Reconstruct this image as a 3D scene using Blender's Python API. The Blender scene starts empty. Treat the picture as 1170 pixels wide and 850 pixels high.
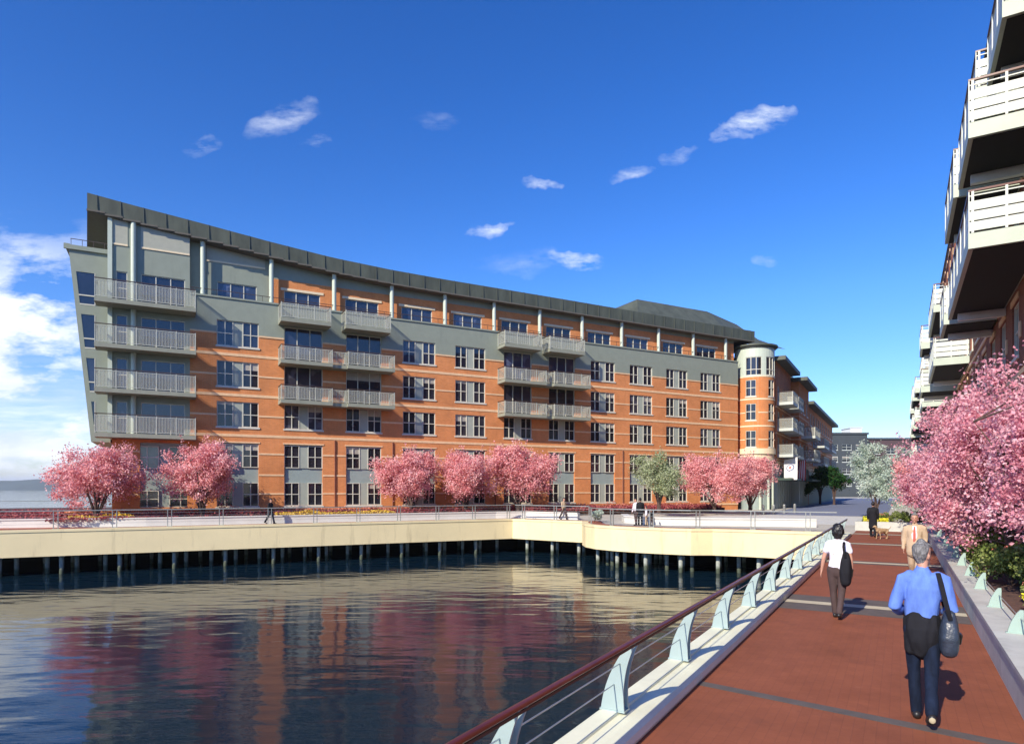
import bpy, bmesh, math, random
from mathutils import Vector, Matrix, noise
R = math.radians
random.seed(7)
sc = bpy.context.scene
COL = sc.collection
F = 740.0; CX = 585.0; HY = 558.0; EYE = 2.35      # focal length in px of the 1170 px wide photo, principal x, horizon, eye height

# ------------------------------------------------------------------ materials
def new_mat(name):
    m = bpy.data.materials.new(name); m.use_nodes = True
    nt = m.node_tree; b = nt.nodes['Principled BSDF']
    return m, nt, b
def N(nt, typ, **kw):
    n = nt.nodes.new(typ)
    for k, v in kw.items():
        if k == 'inp':
            for kk, vv in v.items(): n.inputs[kk].default_value = vv
        else: setattr(n, k, v)
    return n
def ramp(nt, stops):
    r = nt.nodes.new('ShaderNodeValToRGB'); e = r.color_ramp.elements
    while len(e) < len(stops): e.new(0.5)
    for i, (p, c) in enumerate(stops):
        e[i].position = p; e[i].color = (c[0], c[1], c[2], 1)
    return r
def simple(name, col, rough=0.6, metal=0.0, var=0.12, scale=3.0, bump=0.0, bscale=40.0, spec=0.5, stretch=(1,1,1)):
    m, nt, b = new_mat(name)
    tc = N(nt, 'ShaderNodeTexCoord'); mp = N(nt, 'ShaderNodeMapping'); mp.inputs['Scale'].default_value = stretch
    nt.links.new(tc.outputs['Object'], mp.inputs['Vector'])
    n1 = N(nt, 'ShaderNodeTexNoise', inp={'Scale': scale, 'Detail': 6.0, 'Roughness': 0.65})
    nt.links.new(mp.outputs['Vector'], n1.inputs['Vector'])
    r = ramp(nt, [(0.3, [c*(1-var) for c in col]), (0.7, [min(1, c*(1+var)) for c in col])])
    nt.links.new(n1.outputs['Fac'], r.inputs['Fac']); nt.links.new(r.outputs['Color'], b.inputs['Base Color'])
    b.inputs['Roughness'].default_value = rough; b.inputs['Metallic'].default_value = metal
    b.inputs['Specular IOR Level'].default_value = spec
    if bump > 0:
        n2 = N(nt, 'ShaderNodeTexNoise', inp={'Scale': bscale, 'Detail': 4.0})
        bp = N(nt, 'ShaderNodeBump', inp={'Strength': bump, 'Distance': 0.02})
        nt.links.new(mp.outputs['Vector'], n2.inputs['Vector'])
        nt.links.new(n2.outputs['Fac'], bp.inputs['Height']); nt.links.new(bp.outputs['Normal'], b.inputs['Normal'])
    return m
def brick(name, c1, c2, mortar, scale=1.0, vert=True):
    m, nt, b = new_mat(name)
    tc = N(nt, 'ShaderNodeTexCoord'); sep = N(nt, 'ShaderNodeSeparateXYZ'); nt.links.new(tc.outputs['Object'], sep.inputs[0])
    add = N(nt, 'ShaderNodeMath', operation='ADD'); nt.links.new(sep.outputs['X'], add.inputs[0]); nt.links.new(sep.outputs['Y'], add.inputs[1])
    cmb = N(nt, 'ShaderNodeCombineXYZ'); nt.links.new(add.outputs[0], cmb.inputs['X']); nt.links.new(sep.outputs['Z'], cmb.inputs['Y'])
    bt = N(nt, 'ShaderNodeTexBrick', inp={'Scale': scale, 'Mortar Size': 0.008, 'Brick Width': 0.24, 'Row Height': 0.08, 'Bias': 0.0})
    nt.links.new(cmb.outputs[0], bt.inputs['Vector'])
    bt.inputs['Color1'].default_value = (*c1, 1); bt.inputs['Color2'].default_value = (*c2, 1); bt.inputs['Mortar'].default_value = (*mortar, 1)
    n1 = N(nt, 'ShaderNodeTexNoise', inp={'Scale': 0.45, 'Detail': 7.0, 'Roughness': 0.7}); nt.links.new(tc.outputs['Object'], n1.inputs['Vector'])
    hs = N(nt, 'ShaderNodeHueSaturation'); nt.links.new(bt.outputs['Color'], hs.inputs['Color'])
    mr = N(nt, 'ShaderNodeMapRange', inp={'From Min': 0.3, 'From Max': 0.7, 'To Min': 0.82, 'To Max': 1.15}); nt.links.new(n1.outputs['Fac'], mr.inputs['Value'])
    nt.links.new(mr.outputs[0], hs.inputs['Value']); nt.links.new(hs.outputs[0], b.inputs['Base Color'])
    b.inputs['Roughness'].default_value = 0.85; b.inputs['Specular IOR Level'].default_value = 0.2
    bp = N(nt, 'ShaderNodeBump', inp={'Strength': 0.4, 'Distance': 0.01}); bp.invert = True
    nt.links.new(bt.outputs['Fac'], bp.inputs['Height']); nt.links.new(bp.outputs['Normal'], b.inputs['Normal'])
    return m
def glass(name, col, rough=0.04, alpha=1.0, spec=0.8):
    m, nt, b = new_mat(name)
    tc = N(nt, 'ShaderNodeTexCoord')
    n1 = N(nt, 'ShaderNodeTexNoise', inp={'Scale': 0.9, 'Detail': 3.0}); nt.links.new(tc.outputs['Object'], n1.inputs['Vector'])
    oi = N(nt, 'ShaderNodeObjectInfo')
    mx = N(nt, 'ShaderNodeMath', operation='ADD'); nt.links.new(n1.outputs['Fac'], mx.inputs[0]); nt.links.new(oi.outputs['Random'], mx.inputs[1])
    r = ramp(nt, [(0.45, [c*0.35 for c in col]), (0.95, col), (1.0, [min(1, c*2.2+0.02) for c in col])])
    mx2 = N(nt, 'ShaderNodeMath', operation='MULTIPLY', inp={1: 0.66}); nt.links.new(mx.outputs[0], mx2.inputs[0])
    nt.links.new(mx2.outputs[0], r.inputs['Fac']); nt.links.new(r.outputs['Color'], b.inputs['Base Color'])
    b.inputs['Roughness'].default_value = rough; b.inputs['Specular IOR Level'].default_value = spec; b.inputs['Alpha'].default_value = alpha
    bp = N(nt, 'ShaderNodeBump', inp={'Strength': 0.06, 'Distance': 0.05}); nt.links.new(n1.outputs['Fac'], bp.inputs['Height']); nt.links.new(bp.outputs['Normal'], b.inputs['Normal'])
    return m
def leafy(name, cols, trans=0.35, nscale=1.2):
    m, nt, b = new_mat(name)
    g = N(nt, 'ShaderNodeNewGeometry'); tc = N(nt, 'ShaderNodeTexCoord')
    n1 = N(nt, 'ShaderNodeTexNoise', inp={'Scale': nscale, 'Detail': 3.0}); nt.links.new(tc.outputs['Object'], n1.inputs['Vector'])
    a = N(nt, 'ShaderNodeMath', operation='MULTIPLY_ADD', inp={1: 0.55}); nt.links.new(g.outputs['Random Per Island'], a.inputs[0])
    a2 = N(nt, 'ShaderNodeMath', operation='MULTIPLY_ADD', inp={1: 1.3, 2: -0.42}); nt.links.new(n1.outputs['Fac'], a2.inputs[0]); nt.links.new(a2.outputs[0], a.inputs[2])
    r = ramp(nt, [(i/(len(cols)-1), c) for i, c in enumerate(cols)]); nt.links.new(a.outputs[0], r.inputs['Fac'])
    nt.links.new(r.outputs['Color'], b.inputs['Base Color']); b.inputs['Roughness'].default_value = 0.7; b.inputs['Specular IOR Level'].default_value = 0.2
    t = N(nt, 'ShaderNodeBsdfTranslucent'); nt.links.new(r.outputs['Color'], t.inputs['Color'])
    mx = N(nt, 'ShaderNodeMixShader', inp={0: trans}); out = nt.nodes['Material Output']
    nt.links.new(b.outputs[0], mx.inputs[1]); nt.links.new(t.outputs[0], mx.inputs[2]); nt.links.new(mx.outputs[0], out.inputs['Surface'])
    return m
M = {}
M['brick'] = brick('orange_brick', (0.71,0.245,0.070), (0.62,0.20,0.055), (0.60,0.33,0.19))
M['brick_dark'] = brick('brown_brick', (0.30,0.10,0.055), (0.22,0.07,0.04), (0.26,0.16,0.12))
M['brick_far'] = brick('dull_brick', (0.66,0.26,0.11), (0.56,0.20,0.085), (0.32,0.2,0.14))
M['stone'] = simple('buff_stone', (0.78,0.52,0.30), 0.8)
M['clad'] = simple('grey_green_cladding', (0.265,0.295,0.235), 0.55, var=0.06, scale=1.5)
M['clad_lt'] = simple('pale_cladding', (0.40,0.40,0.32), 0.6, var=0.06)
M['col'] = simple('pale_green_column', (0.52,0.58,0.48), 0.5, var=0.05)
M['roof'] = simple('weathered_metal_roof', (0.080,0.090,0.066), 0.6, var=0.3, scale=1.2, stretch=(1,1,0.3))
M['seam'] = simple('roof_seam_metal', (0.095,0.105,0.08), 0.5)
M['soffit'] = simple('soffit', (0.12,0.11,0.09), 0.8)
M['glass'] = glass('window_glass', (0.035,0.035,0.05))
M['glass_blue'] = glass('sky_tinted_glass', (0.035,0.045,0.085), spec=1.0)  # blue in the base colour stands in for reflected sky
M['glass_teal'] = glass('teal_glass', (0.16,0.24,0.24))
M['blind'] = simple('window_blind', (0.42,0.38,0.32), 0.25, var=0.15, scale=2)
M['shop_glass'] = simple('pale_shop_glass', (0.38,0.46,0.42), 0.15, var=0.3, scale=0.7, stretch=(1,1,.3))
M['frame'] = simple('window_frame', (0.62,0.60,0.50), 0.5, var=0.05)
M['trim'] = simple('cream_trim', (0.80,0.66,0.44), 0.6, var=0.06)
M['infill'] = simple('grey_infill_panel', (0.36,0.39,0.33), 0.6, var=0.08)
M['spandrel'] = simple('grey_spandrel', (0.29,0.35,0.33), 0.5, var=0.08)
M['railwhite'] = simple('greyish_white_paint', (0.62,0.65,0.59), 0.45, var=0.08)
M['white'] = simple('white_paint', (0.80,0.81,0.76), 0.45, var=0.05)
M['offwhite'] = simple('grey_white_paint', (0.50,0.53,0.48), 0.5, var=0.08)
M['slab'] = simple('balcony_slab', (0.27,0.28,0.22), 0.7, var=0.1)
M['railpaint'] = simple('rail_paint', (0.46,0.47,0.40), 0.5, var=0.1)
M['handrail'] = simple('dark_handrail', (0.07,0.045,0.035), 0.4)
M['mahogany'] = simple('mahogany_rail', (0.12,0.024,0.013), 0.3, var=0.25, scale=6, stretch=(1,1,1))
M['cream_wall'] = simple('cream_fascia', (0.82,0.69,0.41), 0.75, var=0.07, scale=0.35, bump=0.1, bscale=8)
M['white_wall'] = simple('pale_concrete', (0.66,0.64,0.60), 0.75, var=0.07, scale=1.0, bump=0.1, bscale=25)
M['grey_conc'] = simple('grey_concrete', (0.50,0.50,0.45), 0.75, var=0.14, scale=1.6, bump=0.15, bscale=30)
M['kerb'] = simple('pale_kerb', (0.80,0.79,0.58), 0.6, var=0.08, scale=2.0, bump=0.08)
M['steel'] = simple('painted_steel_fin', (0.34,0.43,0.42), 0.35, var=0.06)
M['teal'] = simple('teal_glazed_fin', (0.36,0.48,0.42), 0.3, var=0.08)
M['cable'] = simple('steel_cable', (0.42,0.46,0.48), 0.3, metal=0.6)
M['galv'] = simple('galvanised', (0.30,0.31,0.30), 0.4, metal=0.3)
M['pile'] = simple('pile_concrete', (0.42,0.45,0.41), 0.8, var=0.35, scale=1.2, bump=0.2)
def overlay(m, dark, lo, hi, sc_, stretch, amt, axis=None):
    """stain layer of its own shape over a material's base colour"""
    nt = m.node_tree; b = nt.nodes['Principled BSDF']; src = b.inputs['Base Color'].links[0].from_socket
    tc = N(nt,'ShaderNodeTexCoord'); mp = N(nt,'ShaderNodeMapping'); mp.inputs['Scale'].default_value = stretch; nt.links.new(tc.outputs['Object'], mp.inputs['Vector'])
    n = N(nt,'ShaderNodeTexNoise', inp={'Scale':sc_,'Detail':8.0,'Roughness':0.7}); nt.links.new(mp.outputs[0], n.inputs['Vector'])
    f = n.outputs['Fac']
    if axis is not None:
        sp = N(nt,'ShaderNodeSeparateXYZ'); nt.links.new(tc.outputs['Object'], sp.inputs[0]); a = N(nt,'ShaderNodeMath',operation='MULTIPLY_ADD',inp={1:0.8}); nt.links.new(f, a.inputs[0]); nt.links.new(sp.outputs['Z'], a.inputs[2]); f = a.outputs[0]
    r = N(nt,'ShaderNodeMapRange', inp={'From Min':lo,'From Max':hi,'To Min':0.0,'To Max':amt}); nt.links.new(f, r.inputs['Value'])
    mx = N(nt,'ShaderNodeMix', data_type='RGBA'); nt.links.new(r.outputs[0], mx.inputs[0]); nt.links.new(src, mx.inputs[6]); mx.inputs[7].default_value = (*dark,1); nt.links.new(mx.outputs[2], b.inputs['Base Color'])
overlay(M['pile'], (0.03,0.045,0.02), -1.6, -2.0, 2.0, (1,1,1), 0.9, 'z')
overlay(M['cream_wall'], (0.34,0.27,0.15), 0.56, 0.78, 1.0, (2.2,2.2,0.25), 0.55)
overlay(M['brick'], (0.30,0.10,0.045), 0.55, 0.8, 0.8, (1.3,1.3,0.22), 0.5)
overlay(M['clad'], (0.15,0.17,0.15), 0.55, 0.8, 1.0, (2,2,0.2), 0.5)
overlay(M['roof'], (0.12,0.12,0.09), 0.55, 0.75, 0.6, (1,1,1), 0.5)
overlay(M['kerb'], (0.50,0.48,0.36), 0.58, 0.78, 1.6, (1,1,1), 0.45)
overlay(M['grey_conc'], (0.24,0.24,0.23), 0.55, 0.75, 1.2, (1,1,1), 0.5)
overlay(M['mahogany'], (0.05,0.012,0.008), 0.5, 0.75, 3.0, (1,1,1), 0.6)
overlay(M['steel'], (0.30,0.34,0.32), 0.55, 0.8, 4.0, (1,1,0.4), 0.5)
M['slabwhite'] = simple('pale_green_slab', (0.46,0.52,0.43), 0.5, var=0.06)
M['black'] = simple('soffit_shade_black', (0.012,0.012,0.012), 0.9)  # near-black colour stands in for shade under the balconies
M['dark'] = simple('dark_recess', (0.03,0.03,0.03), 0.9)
M['soil'] = simple('soil', (0.10,0.05,0.035), 0.95, var=0.4, scale=6, bump=0.4)
M['land'] = simple('plaza_paving', (0.46,0.43,0.37), 0.85, var=0.1, scale=0.6)
M['redpave'] = simple('red_paving', (0.36,0.11,0.06), 0.85, var=0.15, scale=1.0)
M['road'] = simple('blue_grey_asphalt', (0.16,0.18,0.26), 0.8)
M['path'] = simple('pale_path', (0.56,0.55,0.52), 0.8)
M['bark'] = simple('bark', (0.09,0.055,0.045), 0.9, var=0.3, scale=12, bump=0.5, stretch=(1,1,0.3))
M['pink'] = leafy('pink_blossom', [(0.52,0.16,0.18),(0.80,0.33,0.34),(0.94,0.52,0.52),(0.97,0.74,0.72)])
M['pink_near'] = leafy('magenta_blossom', [(0.38,0.12,0.17),(0.72,0.29,0.36),(0.90,0.46,0.54),(0.95,0.62,0.68),(0.98,0.84,0.87)], nscale=3.2, trans=0.45)
M['sage'] = leafy('pale_green_leaves', [(0.14,0.17,0.07),(0.32,0.38,0.20),(0.50,0.54,0.34),(0.66,0.68,0.50)])
M['silver'] = leafy('silver_blossom', [(0.22,0.30,0.24),(0.42,0.52,0.44),(0.62,0.70,0.62),(0.80,0.84,0.76)])
M['green'] = leafy('green_leaves', [(0.01,0.04,0.012),(0.025,0.09,0.02),(0.05,0.15,0.03)])
M['shrub'] = leafy('shrub_leaves', [(0.05,0.09,0.02),(0.16,0.22,0.05),(0.32,0.38,0.11),(0.48,0.48,0.24)], nscale=3)
M['yellow'] = leafy('yellow_flowers', [(0.55,0.50,0.02),(0.85,0.80,0.04),(0.95,0.9,0.15)], trans=0.2)
M['gold'] = leafy('golden_flowers', [(0.45,0.25,0.03),(0.75,0.5,0.05),(0.85,0.65,0.2)], trans=0.2)
M['redflower'] = leafy('dark_red_plants', [(0.12,0.02,0.035),(0.26,0.05,0.07),(0.42,0.10,0.10),(0.5,0.25,0.2)], trans=0.2)
M['salmon'] = leafy('salmon_flowers', [(0.45,0.12,0.08),(0.70,0.25,0.18),(0.80,0.42,0.32)], trans=0.2)
M['hill'] = simple('far_shore', (0.07,0.095,0.085), 0.95, var=0.3, scale=0.01)
M['fardark'] = simple('slate_panel', (0.05,0.06,0.068), 0.8, var=0.1, scale=0.3)
M['farred'] = simple('maroon_panel', (0.085,0.05,0.055), 0.8, var=0.15, scale=0.3)
M['skin'] = simple('skin', (0.52,0.27,0.19), 0.55, var=0.06, scale=8)
M['hair_black'] = simple('black_hair', (0.012,0.010,0.012), 0.45, scale=40, var=0.4, stretch=(3,3,0.6))
M['hair_grey'] = simple('grey_hair', (0.17,0.165,0.165), 0.6, scale=28, var=0.75, bump=0.5, bscale=60, stretch=(2,2,0.7))
def cloth(name, col, var=0.12): return simple(name, col, 0.85, var=var, scale=7, bump=0.35, bscale=16, spec=0.2, stretch=(1.5,1.5,0.5))
M['shirt_blue'] = cloth('blue_shirt', (0.12,0.215,0.60), 0.22)  # wider tone variation stands in for shade in the folds
M['cloth_black'] = cloth('black_cloth', (0.014,0.014,0.018))
M['denim'] = cloth('navy_trousers', (0.008,0.014,0.032), 0.5)
M['tee'] = cloth('white_tee', (0.80,0.76,0.84), 0.05)
M['brown'] = cloth('brown_trousers', (0.075,0.050,0.048))
M['tan'] = cloth('tan_suit', (0.50,0.37,0.25))
M['tie'] = cloth('red_tie', (0.5,0.12,0.09))
M['leather'] = simple('dark_leather', (0.03,0.04,0.06), 0.35, var=0.3, scale=9, bump=0.3, bscale=30)
M['shoe'] = simple('shoe', (0.02,0.018,0.018), 0.4)
M['sole'] = simple('pale_sole', (0.4,0.34,0.22), 0.8)
M['fur'] = simple('tan_fur', (0.42,0.28,0.16), 0.9, var=0.35, scale=9, bump=0.6, bscale=70)
M['flagwhite'] = simple('flag_white', (0.80,0.79,0.76), 0.8, var=0.03)
M['flagred'] = simple('flag_red', (0.62,0.06,0.07), 0.8, var=0.05)
M['flagblue'] = simple('flag_blue', (0.05,0.07,0.28), 0.8, var=0.05)

# ------------------------------------------------------------------ mesh helper
class MB:
    def __init__(s): s.v = []; s.f = []; s.mi = []; s.m = 0
    def quad(s, pts):
        n = len(s.v); s.v += [tuple(p) for p in pts]; s.f.append(tuple(range(n, n+len(pts)))); s.mi.append(s.m)
    def box(s, a, b, map=None, sub=1):
        x0,y0,z0 = a; x1,y1,z1 = b
        n = len(s.v); 
        for i in range(sub+1):
            x = x0+(x1-x0)*i/sub
            for (y,z) in ((y0,z0),(y1,z0),(y1,z1),(y0,z1)):
                p = (x,y,z); s.v.append(tuple(map(p)) if map else p)
        fs = [(n+3,n+2,n+1,n)]
        for i in range(sub):
            k = n+4*i
            for j in range(4): fs.append((k+j, k+(j+1)%4, k+4+(j+1)%4, k+4+j))
        k = n+4*sub; fs.append((k,k+1,k+2,k+3))
        s.f += fs; s.mi += [s.m]*len(fs); return s
    def prism(s, poly, z0, z1, top=True, bottom=True):
        n = len(s.v); k = len(poly)
        s.v += [(p[0],p[1],z0) for p in poly] + [(p[0],p[1],z1) for p in poly]
        for i in range(k): s.f.append((n+i, n+(i+1)%k, n+k+(i+1)%k, n+k+i)); s.mi.append(s.m)
        if top: s.f.append(tuple(range(n+k, n+2*k))); s.mi.append(s.m)
        if bottom: s.f.append(tuple(reversed(range(n, n+k)))); s.mi.append(s.m)
        return s
    def tube(s, path, r, seg=8, cap=True):
        pts = [Vector(p) for p in path]; rs = r if isinstance(r, (list,tuple)) else [r]*len(pts)
        n0 = len(s.v); up = Vector((0,0,1)); prev = None
        for i, p in enumerate(pts):
            d = (pts[min(i+1,len(pts)-1)] - pts[max(i-1,0)])
            if d.length < 1e-9: d = Vector((0,0,1))
            d.normalize()
            if prev is None:
                a = d.cross(up if abs(d.z) < 0.95 else Vector((1,0,0))).normalized()
            else:
                a = (prev - d*prev.dot(d)).normalized()
            prev = a; b = d.cross(a)
            for k in range(seg):
                t = 2*math.pi*k/seg; s.v.append(tuple(p + a*(math.cos(t)*rs[i]) + b*(math.sin(t)*rs[i])))
        for i in range(len(pts)-1):
            for k in range(seg):
                q = n0+i*seg; s.f.append((q+k, q+(k+1)%seg, q+seg+(k+1)%seg, q+seg+k)); s.mi.append(s.m)
        if cap:
            s.f.append(tuple(reversed(range(n0, n0+seg)))); s.mi.append(s.m)
            q = n0+(len(pts)-1)*seg; s.f.append(tuple(range(q, q+seg))); s.mi.append(s.m)
        return s
    def loft(s, rings, ref=(1,0,0), seg=18, e=2.0, caps=True):
        """rings: (centre, rx, ry); rx along ref, ry across it; closed with rounded ends"""
        rg = [(Vector(c), a, b) for c, a, b in rings]; ref = Vector(ref)
        full = []
        def frame(i):
            d = rg[min(i+1,len(rg)-1)][0] - rg[max(i-1,0)][0]; d.normalize()
            a = (ref - d*ref.dot(d))
            if a.length < 1e-4: a = d.orthogonal()
            a.normalize(); return d, a, d.cross(a)
        d0, a0, b0 = frame(0); dn, an, bn = frame(len(rg)-1)
        if caps:
            c, x, y = rg[0]; m = min(x, y)
            for t in (85, 60, 30): full.append((c - d0*m*math.sin(R(t)), x*math.cos(R(t)), y*math.cos(R(t)), a0, b0))
        for i, (c, x, y) in enumerate(rg):
            d, a, b = frame(i); full.append((c, x, y, a, b))
        if caps:
            c, x, y = rg[-1]; m = min(x, y)
            for t in (30, 60, 85): full.append((c + dn*m*math.sin(R(t)), x*math.cos(R(t)), y*math.cos(R(t)), an, bn))
        n0 = len(s.v)
        for c, x, y, a, b in full:
            for k in range(seg):
                t = 2*math.pi*k/seg; ct, st = math.cos(t), math.sin(t)
                u = math.copysign(abs(ct)**(2/e), ct); v = math.copysign(abs(st)**(2/e), st)
                s.v.append(tuple(c + a*x*u + b*y*v))
        for i in range(len(full)-1):
            for k in range(seg):
                q = n0+i*seg; s.f.append((q+k, q+(k+1)%seg, q+seg+(k+1)%seg, q+seg+k)); s.mi.append(s.m)
        s.f.append(tuple(reversed(range(n0, n0+seg)))); s.mi.append(s.m)
        q = n0+(len(full)-1)*seg; s.f.append(tuple(range(q, q+seg))); s.mi.append(s.m)
        return s
    def ball(s, c, rx, ry, rz, seg=14):
        c = Vector(c); rings = 8; n0 = len(s.v)
        for i in range(1, rings):
            t = math.pi*i/rings
            for k in range(seg):
                a = 2*math.pi*k/seg
                s.v.append((c.x+rx*math.sin(t)*math.cos(a), c.y+ry*math.sin(t)*math.sin(a), c.z-rz*math.cos(t)))
        for i in range(rings-2):
            for k in range(seg):
                q = n0+i*seg; s.f.append((q+k, q+(k+1)%seg, q+seg+(k+1)%seg, q+seg+k)); s.mi.append(s.m)
        s.f.append(tuple(reversed(range(n0, n0+seg)))); s.mi.append(s.m)
        q = n0+(rings-2)*seg; s.f.append(tuple(range(q, q+seg))); s.mi.append(s.m)
        return s
    def mesh(s, name, mats):
        me = bpy.data.meshes.new(name); me.from_pydata(s.v, [], s.f)
        for m in (mats if isinstance(mats, (list,tuple)) else [mats]): me.materials.append(m)
        if any(s.mi): me.polygons.foreach_set('material_index', s.mi)
        me.update(); return me
    def build(s, name, mats, parent=None, smooth=False):
        o = put(name, s.mesh(name, mats), parent)
        if smooth: shade(o)
        return o
def shade(o, ang=40):
    me = o.data; me.polygons.foreach_set('use_smooth', [True]*len(me.polygons))
    try: me.set_sharp_from_angle(angle=R(ang))
    except Exception: pass
def put(name, me, parent=None, loc=None, rz=0, sc_=None):
    o = bpy.data.objects.new(name, me); COL.objects.link(o)
    if parent: o.parent = parent
    if loc: o.location = loc
    if rz: o.rotation_euler = (0,0,rz)
    if sc_: o.scale = sc_
    return o
def empty(name, loc, rz=0):
    o = bpy.data.objects.new(name, None); COL.objects.link(o); o.location = loc; o.rotation_euler = (0,0,rz); o.empty_display_size = 0.3
    return o
def tag(o, label, cat, group=None):
    o['label'] = label; o['category'] = cat
    if group: o['group'] = group
    return o
def kind(o, k, label=None, cat=None):
    o['kind'] = k
    if label: o['label'] = label
    if cat: o['category'] = cat
    return o
def fixn(me):
    bm = bmesh.new(); bm.from_mesh(me); bmesh.ops.recalc_face_normals(bm, faces=bm.faces); bm.to_mesh(me); bm.free()

# directions
P = Vector((0.5145, 0.8575, 0)); Q = Vector((0.8575, -0.5145, 0))       # along and across the promenade
def pq(p, q, z=0.0): v = P*p + Q*q; return Vector((v.x, v.y, z))
def gp(x, Y, z=0.0): return Vector(((x-CX)/F*Y, Y, z))                  # bearing of a photo column at a distance

# ------------------------------------------------------------------ camera, light, sky
cam = bpy.data.cameras.new('camera'); co = bpy.data.objects.new('camera', cam); COL.objects.link(co)
co.location = (0,0,EYE); co.rotation_euler = (R(90),0,0)
cam.sensor_width = 36; cam.lens = F/1170*36; cam.shift_y = (HY-425)/1170; cam.clip_end = 20000; cam.clip_start = 0.1
sc.camera = co
SUN = Vector((-0.585, -0.811, 0)).normalized(); EL = 33
sl = bpy.data.lights.new('sun', 'SUN'); so = bpy.data.objects.new('sun', sl); COL.objects.link(so)
sl.energy = 4.9; sl.angle = R(0.5); sl.color = (1.0, 0.91, 0.75)
sd = Vector((SUN.x*math.cos(R(EL)), SUN.y*math.cos(R(EL)), math.sin(R(EL))))
so.rotation_euler = sd.to_track_quat('Z', 'Y').to_euler(); so.location = sd*60
w = bpy.data.worlds.new('World'); sc.world = w; w.use_nodes = True
nt = w.node_tree; bg = nt.nodes['Background']
sky = N(nt, 'ShaderNodeTexSky'); sky.sky_type = 'NISHITA'; sky.sun_disc = False; sky.sun_elevation = R(EL)
sky.sun_rotation = math.atan2(SUN.x, SUN.y); sky.air_density = 1.0; sky.dust_density = 0.15; sky.ozone_density = 2.2
geo = N(nt, 'ShaderNodeTexCoord'); sp = N(nt, 'ShaderNodeSeparateXYZ'); nt.links.new(geo.outputs['Generated'], sp.inputs[0])
def mth(op, a=None, b=None, c=None, clamp=False):
    n = N(nt, 'ShaderNodeMath', operation=op); n.use_clamp = clamp
    for i, v in enumerate((a,b,c)):
        if v is None: continue
        if isinstance(v, (int,float)): n.inputs[i].default_value = v
        else: nt.links.new(v, n.inputs[i])
    return n.outputs[0]
ysafe = mth('MAXIMUM', sp.outputs['Y'], 0.05)
U = mth('DIVIDE', sp.outputs['X'], ysafe); V = mth('DIVIDE', sp.outputs['Z'], ysafe)
front = mth('GREATER_THAN', sp.outputs['Y'], 0.12)
cmb = N(nt, 'ShaderNodeCombineXYZ'); nt.links.new(U, cmb.inputs['X']); nt.links.new(V, cmb.inputs['Y'])
def noise_at(scale, sx, sy, det=6, rough=0.6):
    mp = N(nt, 'ShaderNodeMapping'); mp.inputs['Scale'].default_value = (sx, sy, 1); nt.links.new(cmb.outputs[0], mp.inputs['Vector'])
    n = N(nt, 'ShaderNodeTexNoise', inp={'Scale': scale, 'Detail': det, 'Roughness': rough}); nt.links.new(mp.outputs[0], n.inputs['Vector']); return n.outputs['Fac']
nzb = noise_at(13, 0.9, 2.4, 9, 0.68)
# small fair weather clouds: direction, half extents, tilt, strength
cl = [(862,139,54,17,0.28,0.8),(660,296,32,11,0.1,0.7),(715,198,34,9,0.2,0.6),(620,211,24,7,0,0.65),(562,262,32,8,0.25,0.7),(322,138,46,17,0.35,0.36),(360,163,18,10,0.5,0.35),
      (225,168,28,12,0,0.3),(500,140,30,12,0,0.15),(775,174,24,10,0.4,0.35),(879,298,12,6,0,0.3),(600,300,60,16,0.1,0.2)]
w1 = noise_at(11, 1, 1.4, 4, 0.6); w2 = noise_at(9, 1.3, 1, 4, 0.6)
Uw = mth('ADD', U, mth('MULTIPLY', mth('SUBTRACT', w1, 0.5), 0.10)); Vw = mth('ADD', V, mth('MULTIPLY', mth('SUBTRACT', w2, 0.5), 0.06))
tot = None
for (x,y,a,b,rot,st) in cl:
    u0 = (x-CX)/F; v0 = (HY-y)/F; du = mth('SUBTRACT', Uw, u0); dv = mth('SUBTRACT', Vw, v0)
    ca, sa = math.cos(rot), math.sin(rot)
    e1 = mth('MULTIPLY', mth('ADD', mth('MULTIPLY', du, ca), mth('MULTIPLY', dv, sa)), F/a)
    e2 = mth('MULTIPLY', mth('SUBTRACT', mth('MULTIPLY', dv, ca), mth('MULTIPLY', du, sa)), F/b)
    d2 = mth('ADD', mth('MULTIPLY', e1, e1), mth('MULTIPLY', e2, e2))
    m_ = mth('SUBTRACT', 1.0, d2, clamp=True)
    g = mth('MULTIPLY', mth('MULTIPLY', mth('POWER', m_, 0.8), mth('MULTIPLY', mth('SUBTRACT', nzb, 0.40), 4.0, clamp=True)), 1.0*st, clamp=True)
    tot = g if tot is None else mth('MAXIMUM', tot, g)
# cumulus bank low on the left
bank = noise_at(5.2, 1.0, 2.6, 8, 0.6)
mleft = mth('MULTIPLY', mth('SUBTRACT', -0.52, U), 5.0, clamp=True)
mlow = mth('MULTIPLY', mth('SUBTRACT', 0.43, V), 7.0, clamp=True)
bk = mth('MULTIPLY', mth('MULTIPLY', mleft, mlow), mth('MULTIPLY', mth('SUBTRACT', bank, 0.43), 9.0, clamp=True))
streak = noise_at(3.2, 1.0, 9.0, 6, 0.6)
mst = mth('MULTIPLY', mth('SUBTRACT', 0.22, V), 6.0, clamp=True)
bk2 = mth('MULTIPLY', mth('MULTIPLY', mleft, mst), mth('MULTIPLY', mth('SUBTRACT', streak, 0.36), 5.0, clamp=True))
tot = mth('MULTIPLY', mth('MAXIMUM', tot, mth('MAXIMUM', bk, bk2)), front, clamp=True)
shd = noise_at(7.0, 1.0, 2.2, 5, 0.5)
cc = N(nt, 'ShaderNodeMix', data_type='RGBA'); nt.links.new(mth('MULTIPLY', mth('SUBTRACT', shd, 0.35), 3.0, clamp=True), cc.inputs[0])
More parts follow.
